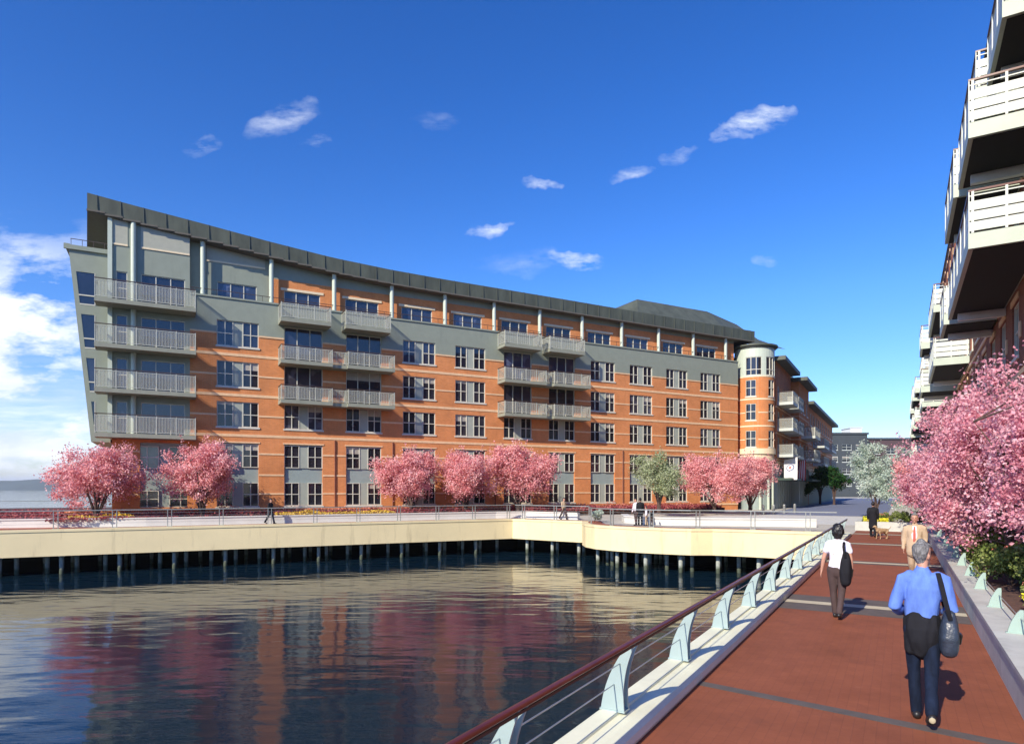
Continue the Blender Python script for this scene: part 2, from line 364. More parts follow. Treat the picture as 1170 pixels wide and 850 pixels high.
cc.inputs[6].default_value = (5.4,6.1,7.2,1); cc.inputs[7].default_value = (9.2,9.3,9.4,1)
hs = N(nt, 'ShaderNodeHueSaturation', inp={'Hue': 0.505, 'Saturation': 1.35, 'Value': 1.0}); nt.links.new(sky.outputs[0], hs.inputs['Color'])
tint = N(nt, 'ShaderNodeMix', data_type='RGBA', blend_type='MULTIPLY'); tint.inputs[0].default_value = 1.0; dv_ = N(nt,'ShaderNodeVectorMath',operation='SCALE'); dv_.inputs['Scale'].default_value = 1/5.0; nt.links.new(hs.outputs[0], dv_.inputs[0]); gm = N(nt,'ShaderNodeGamma'); gm.inputs['Gamma'].default_value = 1.22; nt.links.new(dv_.outputs[0], gm.inputs['Color']); nt.links.new(gm.outputs[0], tint.inputs[6]); tint.inputs[7].default_value = (6.5,6.05,6.9,1)
hz_ = N(nt, 'ShaderNodeMix', data_type='RGBA'); hz_.inputs[6].default_value = (0.58,0.66,0.84,1); hz_.inputs[7].default_value = (1,1,1,1); nt.links.new(mth('MULTIPLY', mth('ADD', sp.outputs['Z'], 0.01), 3.6, clamp=True), hz_.inputs[0])
ht0 = N(nt, 'ShaderNodeMix', data_type='RGBA', blend_type='MULTIPLY'); ht0.inputs[0].default_value = 1.0; nt.links.new(tint.outputs[2], ht0.inputs[6]); nt.links.new(hz_.outputs[2], ht0.inputs[7])
mixc = N(nt, 'ShaderNodeMix', data_type='RGBA'); nt.links.new(tot, mixc.inputs[0]); nt.links.new(ht0.outputs[2], mixc.inputs[6]); nt.links.new(cc.outputs[2], mixc.inputs[7])
nt.links.new(mixc.outputs[2], bg.inputs['Color']); bg.inputs['Strength'].default_value = 0.125
vs = sc.view_settings; vs.view_transform = 'Standard'; vs.look = 'None'; vs.exposure = 0.36; vs.gamma = 1.0; vs.use_curve_mapping = False
cy = sc.cycles; cy.max_bounces = 7; cy.transparent_max_bounces = 12; cy.use_denoising = True; cy.caustics_reflective = False; cy.caustics_refractive = False
cy.use_fast_gi = False

# ------------------------------------------------------------------ water, shore, land
m, nt2, b = new_mat('harbour_water')
tc = N(nt2, 'ShaderNodeTexCoord')
def wn(sx, sy, scale, det, rz=0):
    mp = N(nt2, 'ShaderNodeMapping'); mp.inputs['Scale'].default_value = (sx,sy,1); mp.inputs['Rotation'].default_value = (0,0,rz); nt2.links.new(tc.outputs['Object'], mp.inputs['Vector'])
    n = N(nt2, 'ShaderNodeTexNoise', inp={'Scale': scale, 'Detail': det, 'Roughness': 0.55}); nt2.links.new(mp.outputs[0], n.inputs['Vector']); return n.outputs['Fac']
b1 = N(nt2, 'ShaderNodeBump', inp={'Strength': 0.34, 'Distance': 0.16}); nt2.links.new(wn(0.34,0.8,1.0,2,0.1), b1.inputs['Height'])
b2 = N(nt2, 'ShaderNodeBump', inp={'Strength': 0.14, 'Distance': 0.03}); nt2.links.new(wn(1.5,5.0,1.4,4,-0.08), b2.inputs['Height']); nt2.links.new(b1.outputs[0], b2.inputs['Normal'])
nt2.links.new(b2.outputs[0], b.inputs['Normal'])
b.inputs['Base Color'].default_value = (0.004,0.016,0.030,1); b.inputs['Roughness'].default_value = 0.015; b.inputs['IOR'].default_value = 1.33
M['water'] = m
WZ = -2.6
kind(MB().box((-7000,-3000,WZ-1.0), (7000,9000,WZ)).build('water', M['water']), 'structure')

quayL = [(-84.0, 8.3), (-28.4, 35.9), (0.07, 50.0)]
quayR = [(5.2,46.2), (4.95,44.2), (4.98,42.6), (5.4,41.3), (6.25,40.2), (7.6,39.0), (8.9,38.2), (10.36,37.5), (11.6,37.5), (13.2,36.75), (15.1,35.5), (17.25,34.4)]
quay = quayL + quayR
a0 = pq(37.3, -2.5); a1 = pq(-14, -2.5)
land = quay + [(a1.x,a1.y), (60,-40), (1500,-40), (1500,2500), (-30,2500), (-30,78), (-50.6,66.5), (-95,43)]
kind(MB().prism(land, -1.45, 0.0).build('ground', M['land']), 'structure')
fixn(bpy.data.objects['ground'].data)
# cream fascia of the quay
def ribbon(mb, pts, z0, z1, off0, off1, closed=False):
    """wall following a polyline, between two sideways offsets (to the left of travel)"""
    pts = [Vector((p[0],p[1],0)) for p in pts]; nn = []
    for i in range(len(pts)):
        d = (pts[min(i+1,len(pts)-1)]-pts[max(i-1,0)]).normalized(); 
        if 0 < i < len(pts)-1:
            d1 = (pts[i]-pts[i-1]).normalized(); d2 = (pts[i+1]-pts[i]).normalized(); d = (d1+d2).normalized(); k = 1/max(0.5, d.dot(d1))
        else: k = 1
        nn.append(Vector((-d.y, d.x, 0))*k)
    n0 = len(mb.v)
    for p, n in zip(pts, nn):
        a = p+n*off0; c = p+n*off1
        mb.v += [(a.x,a.y,z0),(c.x,c.y,z0),(c.x,c.y,z1),(a.x,a.y,z1)]
    for i in range(len(pts)-1):
        k = n0+4*i
        for j in range(4): mb.f.append((k+j, k+4+j, k+4+(j+1)%4, k+(j+1)%4)); mb.mi.append(mb.m)
    k = n0+4*(len(pts)-1); mb.f += [(n0,n0+1,n0+2,n0+3), (k+3,k+2,k+1,k)]; mb.mi += [mb.m]*2
    return mb
fa = MB(); ribbon(fa, quay, -1.5, -0.12, -0.16, 0.0); ribbon(fa, quay, -0.118, 0.02, -0.2, 0.25)
o = fa.build('quay_wall', M['cream_wall']); tag(o, 'long cream concrete quay edge above the piles across the water', 'quay wall')
# bulkhead under the quay, near-black to stand in for the shade there
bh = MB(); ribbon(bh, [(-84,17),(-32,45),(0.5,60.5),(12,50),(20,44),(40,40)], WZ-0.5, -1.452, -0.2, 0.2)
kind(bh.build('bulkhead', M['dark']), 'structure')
# red paving ribbon along the quay and paler walk
rp = MB(); ribbon(rp, quay[:-1], 0.0, 0.006, 0.26, 1.2)
kind(rp.build('quay_path', M['redpave']), 'structure')
rp2 = MB(); rp2.prism([(-84.0,8.9), (-28.8,36.4), (-24.6,38.6), (-30,41.0),(-84,14)], 0.007, 0.011); kind(rp2.build('brick_path', M['redpave']), 'structure')

# piles: three staggered rows under each quay run
pile_me = None
def seg_points(pts, step, start=0.4):
    out = []; d = start
    for i in range(len(pts)-1):
        a = Vector(pts[i]); c = Vector(pts[i+1]); L = (c-a).length; dirn = (c-a)/L
        while d < L: out.append((a+dirn*d, dirn)); d += step
        d -= L
    return out
pm = MB(); pm.tube([(0,0,WZ-1),(0,0,-1.452)], 0.12, 12); pm.tube([(0,0,-1.60),(0,0,-1.454)], 0.17, 12); pile_me = pm.mesh('pile', M['pile']); 
for poly in pile_me.polygons: poly.use_smooth = len(poly.vertices) == 4
rows = []
for row, (off, step, st) in enumerate(((0.5,2.9,0.9),(1.2,1.45,1.7),(4.2,1.45,1.1))):
    base = seg_points(quayL, step, st) if row else seg_points(quayL, step, 0.15+0.9)
    for p, d in base:
        if p.x < -44: continue
        n = Vector((-d.y, d.x)); rows.append((p+n*off, row))
    for p, d in seg_points(quayR[2:], step*0.75, 0.5):
        n = Vector((-d.y, d.x)); q = p+n*off
        if q.x < 15 or row == 0: rows.append((q, row))
    for p, d in seg_points([quayL[-1], quayR[0]], 2.3, 1.0):
        n = Vector((-d.y, d.x)); rows.append((p+n*off, row))
names = ['round grey concrete pile in the front row under the cream quay', 'round grey pile in the second row, shaded under the cream quay', 'round dark pile deep in the shade under the cream quay']
for p, row in rows:
    tag(put('pile', pile_me, None, (p.x,p.y,0)), names[row], 'pile', ['front row of quay piles','second row of quay piles','back row of quay piles'][row])

# quay railing (double posts, thin rails)
def quay_rail(pts, step, label, skip=lambda p: False, inset=0.3):
    root = empty('quay_railing', (pts[0][0], pts[0][1], 0)); tag(root, label, 'railing')
    base = Vector((pts[0][0], pts[0][1]))
    pb = MB()
    for s_ in (-0.11, 0.11): pb.box((s_-0.022,-0.03,0),(s_+0.022,0.03,1.02))
    pb.box((-0.16,-0.05,0.0),(0.16,0.05,0.03)); me = pb.mesh('post', M['galv'])
    for p, d in seg_points(pts, step, 0.8):
        n = Vector((-d.y, d.x)); q = p+n*inset-base
        if p.x < -46: continue
        put('post', me, root, (q.x,q.y,0.02), math.atan2(d.y,d.x))
    loc = [(p[0]-base.x, p[1]-base.y) for p in pts]
    rb = MB(); ribbon(rb, loc, 1.04, 1.10, inset-0.04, inset+0.04); rb.build('handrail', M['galv'], root)
    rb = MB()
    for z in (0.3,0.5,0.7,0.87): ribbon(rb, loc, z, z+0.012, inset-0.006, inset+0.006)
    rb.build('wire', M['galv'], root)
quay_rail(quayL, 2.9, 'grey double-post railing along the left quay edge in front of the white wall')
quay_rail([quayL[-1]]+quayR, 2.9, 'grey double-post railing round the bulging right quay edge')
quay_rail([(-29,77.2),(-50.0,65.7),(-95,42.2)], 3.0, 'thin grey railing on the far side of the left lawn beside the open harbour', inset=0.4)

# far shore
hb = MB(); random.seed(3)
pts = []; n = 90
for i in range(n+1):
    x = -3800+ i*50; h = 34+16*noise.noise(Vector((i*0.09,0,3)))+6*noise.noise(Vector((i*0.5,2,3)))
    pts.append((x, h*(1.0)))
for i in range(n):
    (xa,ha),(xb,hb_) = pts[i],pts[i+1]
    ya = 2500; 
    hb.quad([(xa,ya,WZ),(xb,ya,WZ),(xb,ya+160,hb_),(xa,ya+160,ha)]); hb.quad([(xa,ya+160,ha),(xb,ya+160,hb_),(xb,ya+900,WZ),(xa,ya+900,WZ)])
kind(hb.build('hills', M['hill'], smooth=True), 'structure')

# ------------------------------------------------------------------ planter walls and beds on the quay
def inset(extra):
    out = []
    nI = Vector((-0.4447,0.8957)); dI = Vector((0.8957,0.4447)); a_ = Vector((-28.4,35.9))
    for k in range(-13, 11):
        d_ = k*3.0+1.0; u = min(1,max(0,(d_+9)/18)); off = 4.3-(4.3-1.55)*(u*u*(3-2*u)); q_ = a_+dI*d_+nI*(off+extra); out.append((q_.x,q_.y))
    return out
wallL = inset(0) + [(1.2,51.6), (5.0,48.6)]
wb = MB(); ribbon(wb, wallL, 0.0, 0.47, -0.15, 0.15); ribbon(wb, wallL, 0.472, 0.54, -0.2, 0.2)
tag(wb.build('planter_wall', M['white_wall']), 'low white planter wall along the left quay below the cherry trees', 'low wall')
wallR = [(8.2,47.2), (7.9,44.4), (8.6,42.6), (10.2,41.4), (12.4,41.0), (15.0,40.6), (18.5,39.4)]
wb = MB(); ribbon(wb, wallR, 0.0, 0.42, -0.2, 0.2); ribbon(wb, wallR, 0.422, 0.5, -0.25, 0.25)
tag(wb.build('seat_wall', M['white_wall']), 'low white curved seat wall behind the bulge of the quay', 'low wall')

D = Vector((0.8861,0.4634,0)); MM = Vector((-0.4634,0.8861,0)); O = Vector((-20.5,48.46,0))
def loc2w(s, t, z=0): v = O + D*s + MM*t; return (v.x, v.y, z)
bed = inset(.3) + [(1.2,51.9), (5.1,48.9), loc2w(25,-4.5)[:2], loc2w(45,-4.5)[:2], loc2w(45,-2.2)[:2], loc2w(-11,-2.2)[:2], loc2w(-12,3)[:2], (-33.5,71.5),(-51,62.6),(-95,38.5)]
bb = MB(); bb.prism(bed, 0.01, 0.43); o = bb.build('planting_bed', M['soil']); fixn(o.data); kind(o, 'structure')
def leafquads(mb, centre, rad, n, size, flat=0.0, seedr=None):
    rnd = seedr or random
    for _ in range(n):
        while True:
            d = Vector((rnd.uniform(-1,1), rnd.uniform(-1,1), rnd.uniform(-1,1)))
            if d.length <= 1: break
        p = Vector((centre[0]+d.x*rad[0], centre[1]+d.y*rad[1], centre[2]+d.z*rad[2]))
        leaf(mb, p, size*rnd.uniform(0.6,1.3), rnd)
def leaf(mb, p, s, rnd):
    a = Vector((rnd.gauss(0,1), rnd.gauss(0,1), rnd.gauss(0,1))); a.normalize(); b_ = a.orthogonal().normalized()
    t = rnd.uniform(0,6.28); b_ = b_*math.cos(t) + a.cross(b_)*math.sin(t); c = a.cross(b_)
    q1 = p - b_*s*0.5; q2 = p + c*s*0.36 + a*s*0.12; q3 = p + b_*s*0.5; q4 = p - c*s*0.36 + a*s*0.12
    n = len(mb.v); mb.v += [tuple(q1),tuple(q2),tuple(q3),tuple(q4)]; mb.f.append((n,n+1,n+2,n+3)); mb.mi.append(mb.m)
def bedstrip(s0, s1, t0, t1, z, h, n, size, mat, name, label, cat):
    mb = MB(); rnd = random.Random(int(s0*13+t0*7+n))
    for _ in range(n):
        s_ = rnd.uniform(s0,s1); t = rnd.uniform(t0,t1); k = 0.55+0.6*noise.noise(Vector((s_*0.6,t*0.8,0)))
        x,y,_z = loc2w(s_,t); leaf(mb, Vector((x,y,z+rnd.uniform(0,h)*k)), size*rnd.uniform(0.6,1.3), rnd)
    o = mb.build(name, mat); kind(o, 'stuff', label, cat)
bedstrip(-11,45,-3.9,-2.3, 0.40,0.55,14000,0.16,M['redflower'],'flower_bed','low dark red plants in the bed before the orange brick building','flower bed')
bedstrip(-11,45,-3.0,-2.3, 0.45,0.85,5000,0.13,M['salmon'],'flower_border','pink and salmon flowers along the foot of the orange brick building','flower border')
bedstrip(-11,-4,-6.0,-3.9, 0.42,0.25,2200,0.16,M['redflower'],'ground_cover','dark red ground cover under the leftmost cherry trees','ground cover')
bedstrip(-30,-12,-2.5,16, 0.40,0.3,9000,0.2,M['redflower'],'ground_cover','low dark red ground cover filling the far left lawn','ground cover')
bedstrip(-24,-11,-4.6,-2, 0.40,0.3,3500,0.16,M['redflower'],'ground_cover','dark red ground cover behind the white wall at the far left','ground cover')
bedstrip(2,10.5,-5.2,-4.2, 0.42,0.45,2200,0.14,M['gold'],'yellow_border','golden yellow flowers behind the white quay wall, left of the middle','flower border')
bedstrip(-10,-6.5,-5.4,-4.6, 0.42,0.45,600,0.14,M['gold'],'yellow_flowers','yellow flowers under the leftmost cherry tree','flowers')
bedstrip(22,44,-5.2,-3.9, 0.42,0.5,5000,0.16,M['redflower'],'purple_border','purple red shrubs behind the quay bulge below the pale green tree','flower border')

# terrace wall (salmon cap) of the building base
tb = MB()
for s0, s1 in ((-10.5, 44.5),):
    a = loc2w(s0,-2.1); c = loc2w(s1,-2.1); ribbon(tb, [a[:2], c[:2]], 0.0, 0.78, -0.15, 0.15); ribbon(tb, [a[:2], c[:2]], 0.782, 0.9, -0.2, 0.2)
tag(tb.build('terrace_wall', M['brick']), 'low orange brick terrace wall along the foot of the long building', 'low wall')

# ------------------------------------------------------------------ building kit
def wall_holes(mb, s0, s1, z0, z1, holes, t=0.0, depth=0.22, mapf=None, ds=1e9):
    """front skin at t with reveals going in; holes = (a,b,c,d) in s,z"""
    hs_ = [(max(a,s0),min(b_,s1),max(c,z0),min(d,z1),a>=s0,b_<=s1,c>=z0,d<=z1) for (a,b_,c,d) in holes if b_>s0 and a<s1 and d>z0 and c<z1]
    xs = sorted(set([s0,s1]+[h[0] for h in hs_]+[h[1] for h in hs_])); zs = sorted(set([z0,z1]+[h[2] for h in hs_]+[h[3] for h in hs_]))
    xx = [xs[0]]
    for a, c in zip(xs, xs[1:]):
        k = max(1, math.ceil((c-a)/ds)); xx += [a+(c-a)*(i+1)/k for i in range(k)]
    f = mapf or (lambda p: p)
    for a, c in zip(xx, xx[1:]):
        for e, g in zip(zs, zs[1:]):
            mx, mz = (a+c)/2, (e+g)/2
            if any(h[0]<mx<h[1] and h[2]<mz<h[3] for h in hs_): continue
            mb.quad([f((a,t,e)), f((c,t,e)), f((c,t,g)), f((a,t,g))])
    for (a,b_,c,d,l,r,bo,to) in hs_:
        if l: mb.quad([f((a,t,c)), f((a,t,d)), f((a,t+depth,d)), f((a,t+depth,c))])
        if r: mb.quad([f((b_,t,c)), f((b_,t+depth,c)), f((b_,t+depth,d)), f((b_,t,d))])
        if bo: mb.quad([f((a,t,c)), f((a,t+depth,c)), f((b_,t+depth,c)), f((b_,t,c))])
        if to: mb.quad([f((a,t,d)), f((b_,t,d)), f((b_,t+depth,d)), f((a,t+depth,d))])
_wc = {}; vrnd = random.Random(5)
def window_meshes(kd, W, H, pane, frame=None, sill=True, lintel=False, var=0):
    key = (kd, round(W,2), round(H,2), pane, sill, lintel, var); vr = random.Random(var*17+3)
    if key in _wc: return _wc[key]
    fm = MB(); pn = MB(); inf = None; t0, t1 = 0.06, 0.16; b_ = 0.055
    h = W/2
    def sash(a, c, nx, nz_):
        fm.box((a,t0,0),(a+b_,t1,H)); fm.box((c-b_,t0,0),(c,t1,H)); fm.box((a+b_,t0+.001,0.0),(c-b_,t1,b_)); fm.box((a+b_,t0+.001,H-b_),(c-b_,t1,H))
        for i in range(1,nx):
            x = a+(c-a)*i/nx; fm.box((x-.028,t0+.01,b_),(x+.028,t1,H-b_))
        for i in range(1,nz_):
            z = H*i/nz_; fm.box((a+b_,t0+.015,z-.028),(c-b_,t1,z+.028))
        zb = H-.01-(H*vr.choice((0.12,.25,.4,.55,.3)) if var and vr.random() < .75 else 0)
        pn.m = 0; pn.quad([(a+.01,t1-.02,.01),(c-.01,t1-.02,.01),(c-.01,t1-.02,zb),(a+.01,t1-.02,zb)])
        if zb < H-.02: pn.m = 1; pn.quad([(a+.01,t1-.02,zb),(c-.01,t1-.02,zb),(c-.01,t1-.02,H-.01),(a+.01,t1-.02,H-.01)]); pn.m = 0
    if kd == 'pair':
        k = 0.39*W; sash(-h,-h+k,2,2); sash(h-k,h,2,2)
        inf = MB(); inf.box((-h+k,0.10,0),(h-k,0.17,H))
    elif kd == 'trio': sash(-h,h,3,1)
    elif kd == 'duo': sash(-h,h,2,2)
    elif kd == 'single': sash(-h,h,1,2)
    elif kd == 'quad': sash(-h,h,3,2)
    if sill: fm.box((-h-.08,-.06,-.12),(h+.08,t1,-.001))
    if lintel: fm.m = 1; fm.box((-h-.25,-.05,H+.001),(h+.25,0.05,H+.18)); fm.m = 0
    r = (fm.mesh('window', [frame or M['frame'], M['trim']]), pn.mesh('pane', [pane, M['blind']]), inf.mesh('infill_panel', M['infill']) if inf else None)
    _wc[key] = r; return r
def add_window(root, kd, s, z, W, H, pane=None, t=0.0, name='window', **kw):
    kw['var'] = vrnd.choice((0,0,0,1,2,3,4,5)) if (pane or M['glass']) is M['glass'] else 0
    r = window_meshes(kd, W, H, pane or M['glass'], **kw)
    o = put(name, r[0], root, (s,t,z)); put('pane', r[1], o)
    if r[2]: put('infill_panel', r[2], o)
    return o
m, nt3, b = new_mat('frosted_balustrade')
b.inputs['Base Color'].default_value = (0.50,0.50,0.43,1); b.inputs['Roughness'].default_value = 0.4; b.inputs['Alpha'].default_value = 0.24
M['frost'] = m
def balcony(root, s0, s1, z, depth, t=0.0, rail=1.1, ends=(True,True), slab=0.28, mat='slab', name='balcony', gap=None):
    """slab under z, front panels; local s,t; sticks out toward -t"""
    sb = MB(); f = t-depth
    sb.box((s0,f,z-slab),(s1,t-0.005,z)); 
    o = sb.build(name, M[mat], root)
    rb = MB()
    f2 = f+0.04
    def panel(a, c, fix, axis):
        rb.m = 1
        if axis == 'x': rb.box((a,fix-0.008,z+0.1),(c,fix+0.008,z+rail-0.12))
        else: rb.box((fix-0.008,a,z+0.1),(fix+0.008,c,z+rail-0.12))
        rb.m = 0; L = c-a; k = max(1, round(L/1.1))
        for i in range(k+1):
            x = a+L*i/k
            if axis == 'x': rb.box((x-.025,fix-.025,z),(x+.025,fix+.025,z+rail-.03))
            else: rb.box((fix-.025,x-.025,z),(fix+.025,x+.025,z+rail-.03))
        nb = int(L/0.19)
        for i in range(nb):
            x = a+L*(i+.5)/nb
            if axis == 'x': rb.box((x-.008,fix-.02,z+.1),(x+.008,fix-.01,z+rail-.12))
        for zz in (z+.08, z+rail-.14):
            if axis == 'x': rb.box((a,fix-.02,zz),(c,fix+.02,zz+.04))
            else: rb.box((fix-.02,a,zz),(fix+.02,c,zz+.04))
    panel(s0+.04, s1-.04, f2, 'x')
    if ends[0]: panel(f2+.06, t-.05, s0+.04, 'y')
    if ends[1]: panel(f2+.06, t-.05, s1-.04, 'y')
    rb.build('railing', [M['railpaint'], M['frost']], o)
    hb_ = MB(); hb_.box((s0,f2-.035,z+rail-.03),(s1,f2+.035,z+rail+.03))
    if ends[0]: hb_.box((s0,f2+.035,z+rail-.03),(s0+.07,t-.02,z+rail+.03))
    if ends[1]: hb_.box((s1-.07,f2+.035,z+rail-.03),(s1,t-.02,z+rail+.03))
    hb_.build('handrail', M['handrail'], o)
    return o

# ------------------------------------------------------------------ MAIN BUILDING
def S(x, t=0.0):
    r = (x-CX)/F
    return (r*(O.y+t*MM.y) - O.x - t*MM.x)/(D.x - r*D.y)
main = empty('apartment_building', O, math.atan2(D.y, D.x))
tag(main, 'long six storey orange brick apartment building with grey green top floors and sweeping upturned roof', 'apartment building')
BAY = 4.75; H1 = 1.88; ww = 2.9
sL = S(128); sT = S(217); sR = S(843)
holes = []; wins = []
for i in range(11):
    c = BAY*i; a, b_ = c-ww/2, c+ww/2
    bal = i in (1,2,5,6)
    holes.append((a,b_,1.0,5.75))
    for k, z in enumerate((6.95, 9.95, 12.95)):
        if bal and k >= 1:
            holes.append((a,b_,z-0.9,z+1.88)); wins.append(('trio', c, z-0.9, ww, 2.78, k))
        else:
            holes.append((a,b_,z,z+H1)); wins.append(('pair', c, z, ww, H1, k))
    wins.append(('pair', c, 1.0, ww, 1.8, -2)); wins.append(('pair', c, 3.93, ww, 1.75, -1))
tsp = (S(160), S(214))
holes_t = [(tsp[0],tsp[1],1.0,5.6)]
bw = MB(); wall_holes(bw, sT, sR, 0.0, 13.85, holes); 
wall_holes(bw, sL, sT-0.001, 0.0, 5.8, holes_t)
bw.quad([(sL,0,0),(sL,0,5.8),(sL,15,5.8),(sL,15,0)]); bw.quad([(sR,0,0),(sR,15,0),(sR,15,13.85),(sR,0,13.85)]); bw.quad([(sR,15,0),(sL,15,0),(sL,15,13.85),(sR,15,13.85)])
bw.build('brick_wall', M['brick'], main)
cw = MB(); wall_holes(cw, sT, sR, 13.85, 16.42, holes, t=-0.02)
cw.box((sT,-0.10,16.422),(sR,0.35,16.55))
cw.quad([(sT,0.33,15.2),(sT,0.33,16.42),(sR,0.33,16.42),(sR,0.33,15.2)][::-1])
cw.quad([(sT,0.3,15.2),(sR,0.3,15.2),(sR,16,15.2),(sT,16,15.2)])
cw.build('grey_parapet', M['clad'], main)
sp_ = MB()
for (a,b_,c,d) in holes:
    if d == 5.75: sp_.box((a,0.17,c),(b_,0.22,d))
sp_.box((tsp[0],0.17,1.0),(tsp[1],0.22,5.6)); sp_.build('spandrel', M['spandrel'], main)
core = MB()
core.box((sL+.1,0.4,0.1),(sR-.1,14.9,15.1)); core.build('interior_core', M['dark'], main)
for kd, c, z, W, H, k in wins:
    add_window(main, kd, c, z, W, H, M['glass_blue'] if k == 2 else M['glass'], sill=(k in (0,1,2) and kd=='pair') or k==-2)
# stone bands
sb = MB()
def band(z, h, cutters, s0=sT, s1=None, t=-0.035):
    s1 = sR if s1 is None else s1
    edges = sorted([(a,b_) for (a,b_,c,d) in cutters if c < z+h and d > z])
    x = s0
    for a, b_ in edges:
        if a > x: sb.box((x,t,z),(a-.02,0.06,z+h))
        x = max(x, b_+.02)
    if x < s1: sb.box((x,t,z),(s1,0.06,z+h))
for z in (6.22, 9.22, 12.22): band(z, 0.20, holes)
for z in (1.88, 3.3, 4.9, 7.75, 10.75): band(z, 0.13, holes)
for z in (1.88, 3.3, 4.9): band(z, 0.10, holes_t, sL, sT-.02)
band(13.80, 0.12, holes, t=-0.05)
band(0.55, 0.2, [], sL, sR, -0.06)
for (a,b_,c,d) in holes:
    if d == 5.75: sb.box((a-.1,-.04,5.751),(b_+.1,.06,5.86))
sb.build('stone_band', M['stone'], main)
dp = MB()
for i in (1,2,4,7): dp.tube([(BAY*i+1.45+0.95,-.07,0.8),(BAY*i+1.45+.95,-.07,6.2)],0.05,6)
dp.build('downpipe', M['brick_dark'], main)
# penthouse
PT = 0.6; sG = S(309, PT)
def roof_z(s):
    pts_ = [(S(99,-.25),21.15),(S(150,-.25),20.85),(S(228,-.25),20.42),(S(307,-.25),19.9),(S(379,-.25),19.46),(S(446,-.25),19.24),(S(506,-.25),19.15),(S(613,-.25),19.1),(S(705,-.25),19.02),(S(785,-.25),18.94),(S(870,-.25),18.88)]
    if s <= pts_[0][0]: return pts_[0][1]
    for (a,za),(b_,zb) in zip(pts_, pts_[1:]):
        if s <= b_: k = (s-a)/(b_-a); return za+(zb-za)*k
    return pts_[-1][1]
ph = []; phw = []
for i in range(11):
    c = BAY*i; ph.append((c-1.38,c+1.38,15.25,17.8)); phw.append(c)
pb = MB(); wall_holes(pb, sG, sR, 15.2, 18.6, ph, t=PT); pb.quad([(sG,PT,15.2),(sG,PT,18.6),(sG,PT-.12,18.6),(sG,PT-.12,15.2)]); pb.build('penthouse_wall', M['brick'], main)
pg = MB(); wall_holes(pg, sT, sG, 15.2, 19.2, ph, t=PT)
def up_to_roof(mb, s0, s1, z0, t):
    n_ = max(2, int((s1-s0)/2)); 
    for i in range(n_):
        a = s0+(s1-s0)*i/n_; c = s0+(s1-s0)*(i+1)/n_
        mb.quad([(a,t,z0),(c,t,z0),(c,t,roof_z(c)+.05),(a,t,roof_z(a)+.05)])
up_to_roof(pg, sG, sR, 18.6, PT+.02); up_to_roof(pg, sT, sG, 19.2, PT)
# tower wall flush with the facade
hT = []
s_small = (S(132.5), S(145.5)); s_big = (S(161), S(211.5))
for z in (6.1, 9.1, 12.1, 15.12):
    for a, b_ in (s_small, s_big): hT.append((a,b_,z,z+2.3))
wall_holes(pg, S(125), sT, 5.8, 19.2, hT, t=0.0)
up_to_roof(pg, S(125), sT, 19.2, 0.0)
pg.quad([(sT,0,15.2),(sT,PT,15.2),(sT,PT,20.4),(sT,0,20.4)]); pg.quad([(S(125),0,5.8),(S(125),0,20.7),(S(125),12,20.7),(S(125),12,5.8)])
pg.quad([(S(125),0,5.8),(S(125),12,5.8),(sT,12,5.8),(sT,0,5.8)])
pg.build('grey_cladding', M['clad'], main)
core2 = MB(); core2.box((S(125)+.1,0.4,5.9),(sT,11.9,18.5)); core2.box((sT+.1,PT+.3,15.25),(sR-.1,14,18.7)); core2.build('upper_core', M['dark'], main)
for z in (6.1, 9.1, 12.1, 15.12):
    add_window(main, 'single', (s_small[0]+s_small[1])/2, z, s_small[1]-s_small[0], 2.3, M['glass_blue'], sill=False, name='door')
    add_window(main, 'trio', (s_big[0]+s_big[1])/2, z, s_big[1]-s_big[0], 2.3, M['glass_blue'], sill=False, name='balcony_door')
for k_, z in ((0,1.0),(1,3.75)):
    cm = (tsp[0]+tsp[1])/2
    for dx in (-1.05, 1.05): add_window(main, 'duo', cm+dx, z, 1.45, 1.6 if k_ else 1.2, M['glass_teal'] if k_ else M['glass'], sill=False)
for c in phw:
    if c-1.4 > sG: add_window(main, 'trio', c, 15.25, 2.76, 2.55, M['glass_blue'], t=PT, sill=False, lintel=True)
    elif c-1.4 > sT: add_window(main, 'trio', c, 15.25, 2.76, 2.55, M['glass_blue'], t=PT, sill=False)
# pale panels under the roof of the tower
for a, c, t in ((S(128),S(146),-.03),(S(161),S(222),-.03),(S(236,PT),S(303,PT),PT-.03)):
    n_ = 6; pp = MB()
    for i in range(n_):
        x0 = a+(c-a)*i/n_; x1 = a+(c-a)*(i+1)/n_
        if t < 0 and x1 > sT: x1 = sT-.02
        if x1 <= x0: continue
        pp.m = 0; pp.quad([(x0,t,19.32),(x1,t,19.32),(x1,t,roof_z(x1)),(x0,t,roof_z(x0))]); 
        pp.m = 1; pp.box((x0,t-.03,19.2),(x1,t+.03,19.319))
    pp.build('pale_panel', [M['clad_lt'], M['trim']], main)
# columns on the parapet
for i in range(-1, 12):
    s_ = -BAY/2 + BAY*i
    if i == -1: s_ = S(152.5,-.1)
    cb = MB(); z0 = 5.85 if i == -1 else 16.552
    cb.tube([(s_,0.12 if i>=0 else -.14,z0),(s_,0.12 if i>=0 else -.14,roof_z(s_)+.06)], 0.17, 14); cb.build('column', M['col'], main, True)
cb = MB(); cb.box((S(124)-.05,-.12,5.85),(S(124)+.22,.15,roof_z(S(124))+.05)); cb.build('corner_post', M['col'], main)
# parapet rail
pr = MB(); pr.box((sT,-.02,16.95),(sR,.02,16.99))
x = sT+.2
while x < sR: pr.box((x-.015,-.015,16.55),(x+.015,.015,16.95)); x += 1.58
pr.build('parapet_rail', M['handrail'], main)
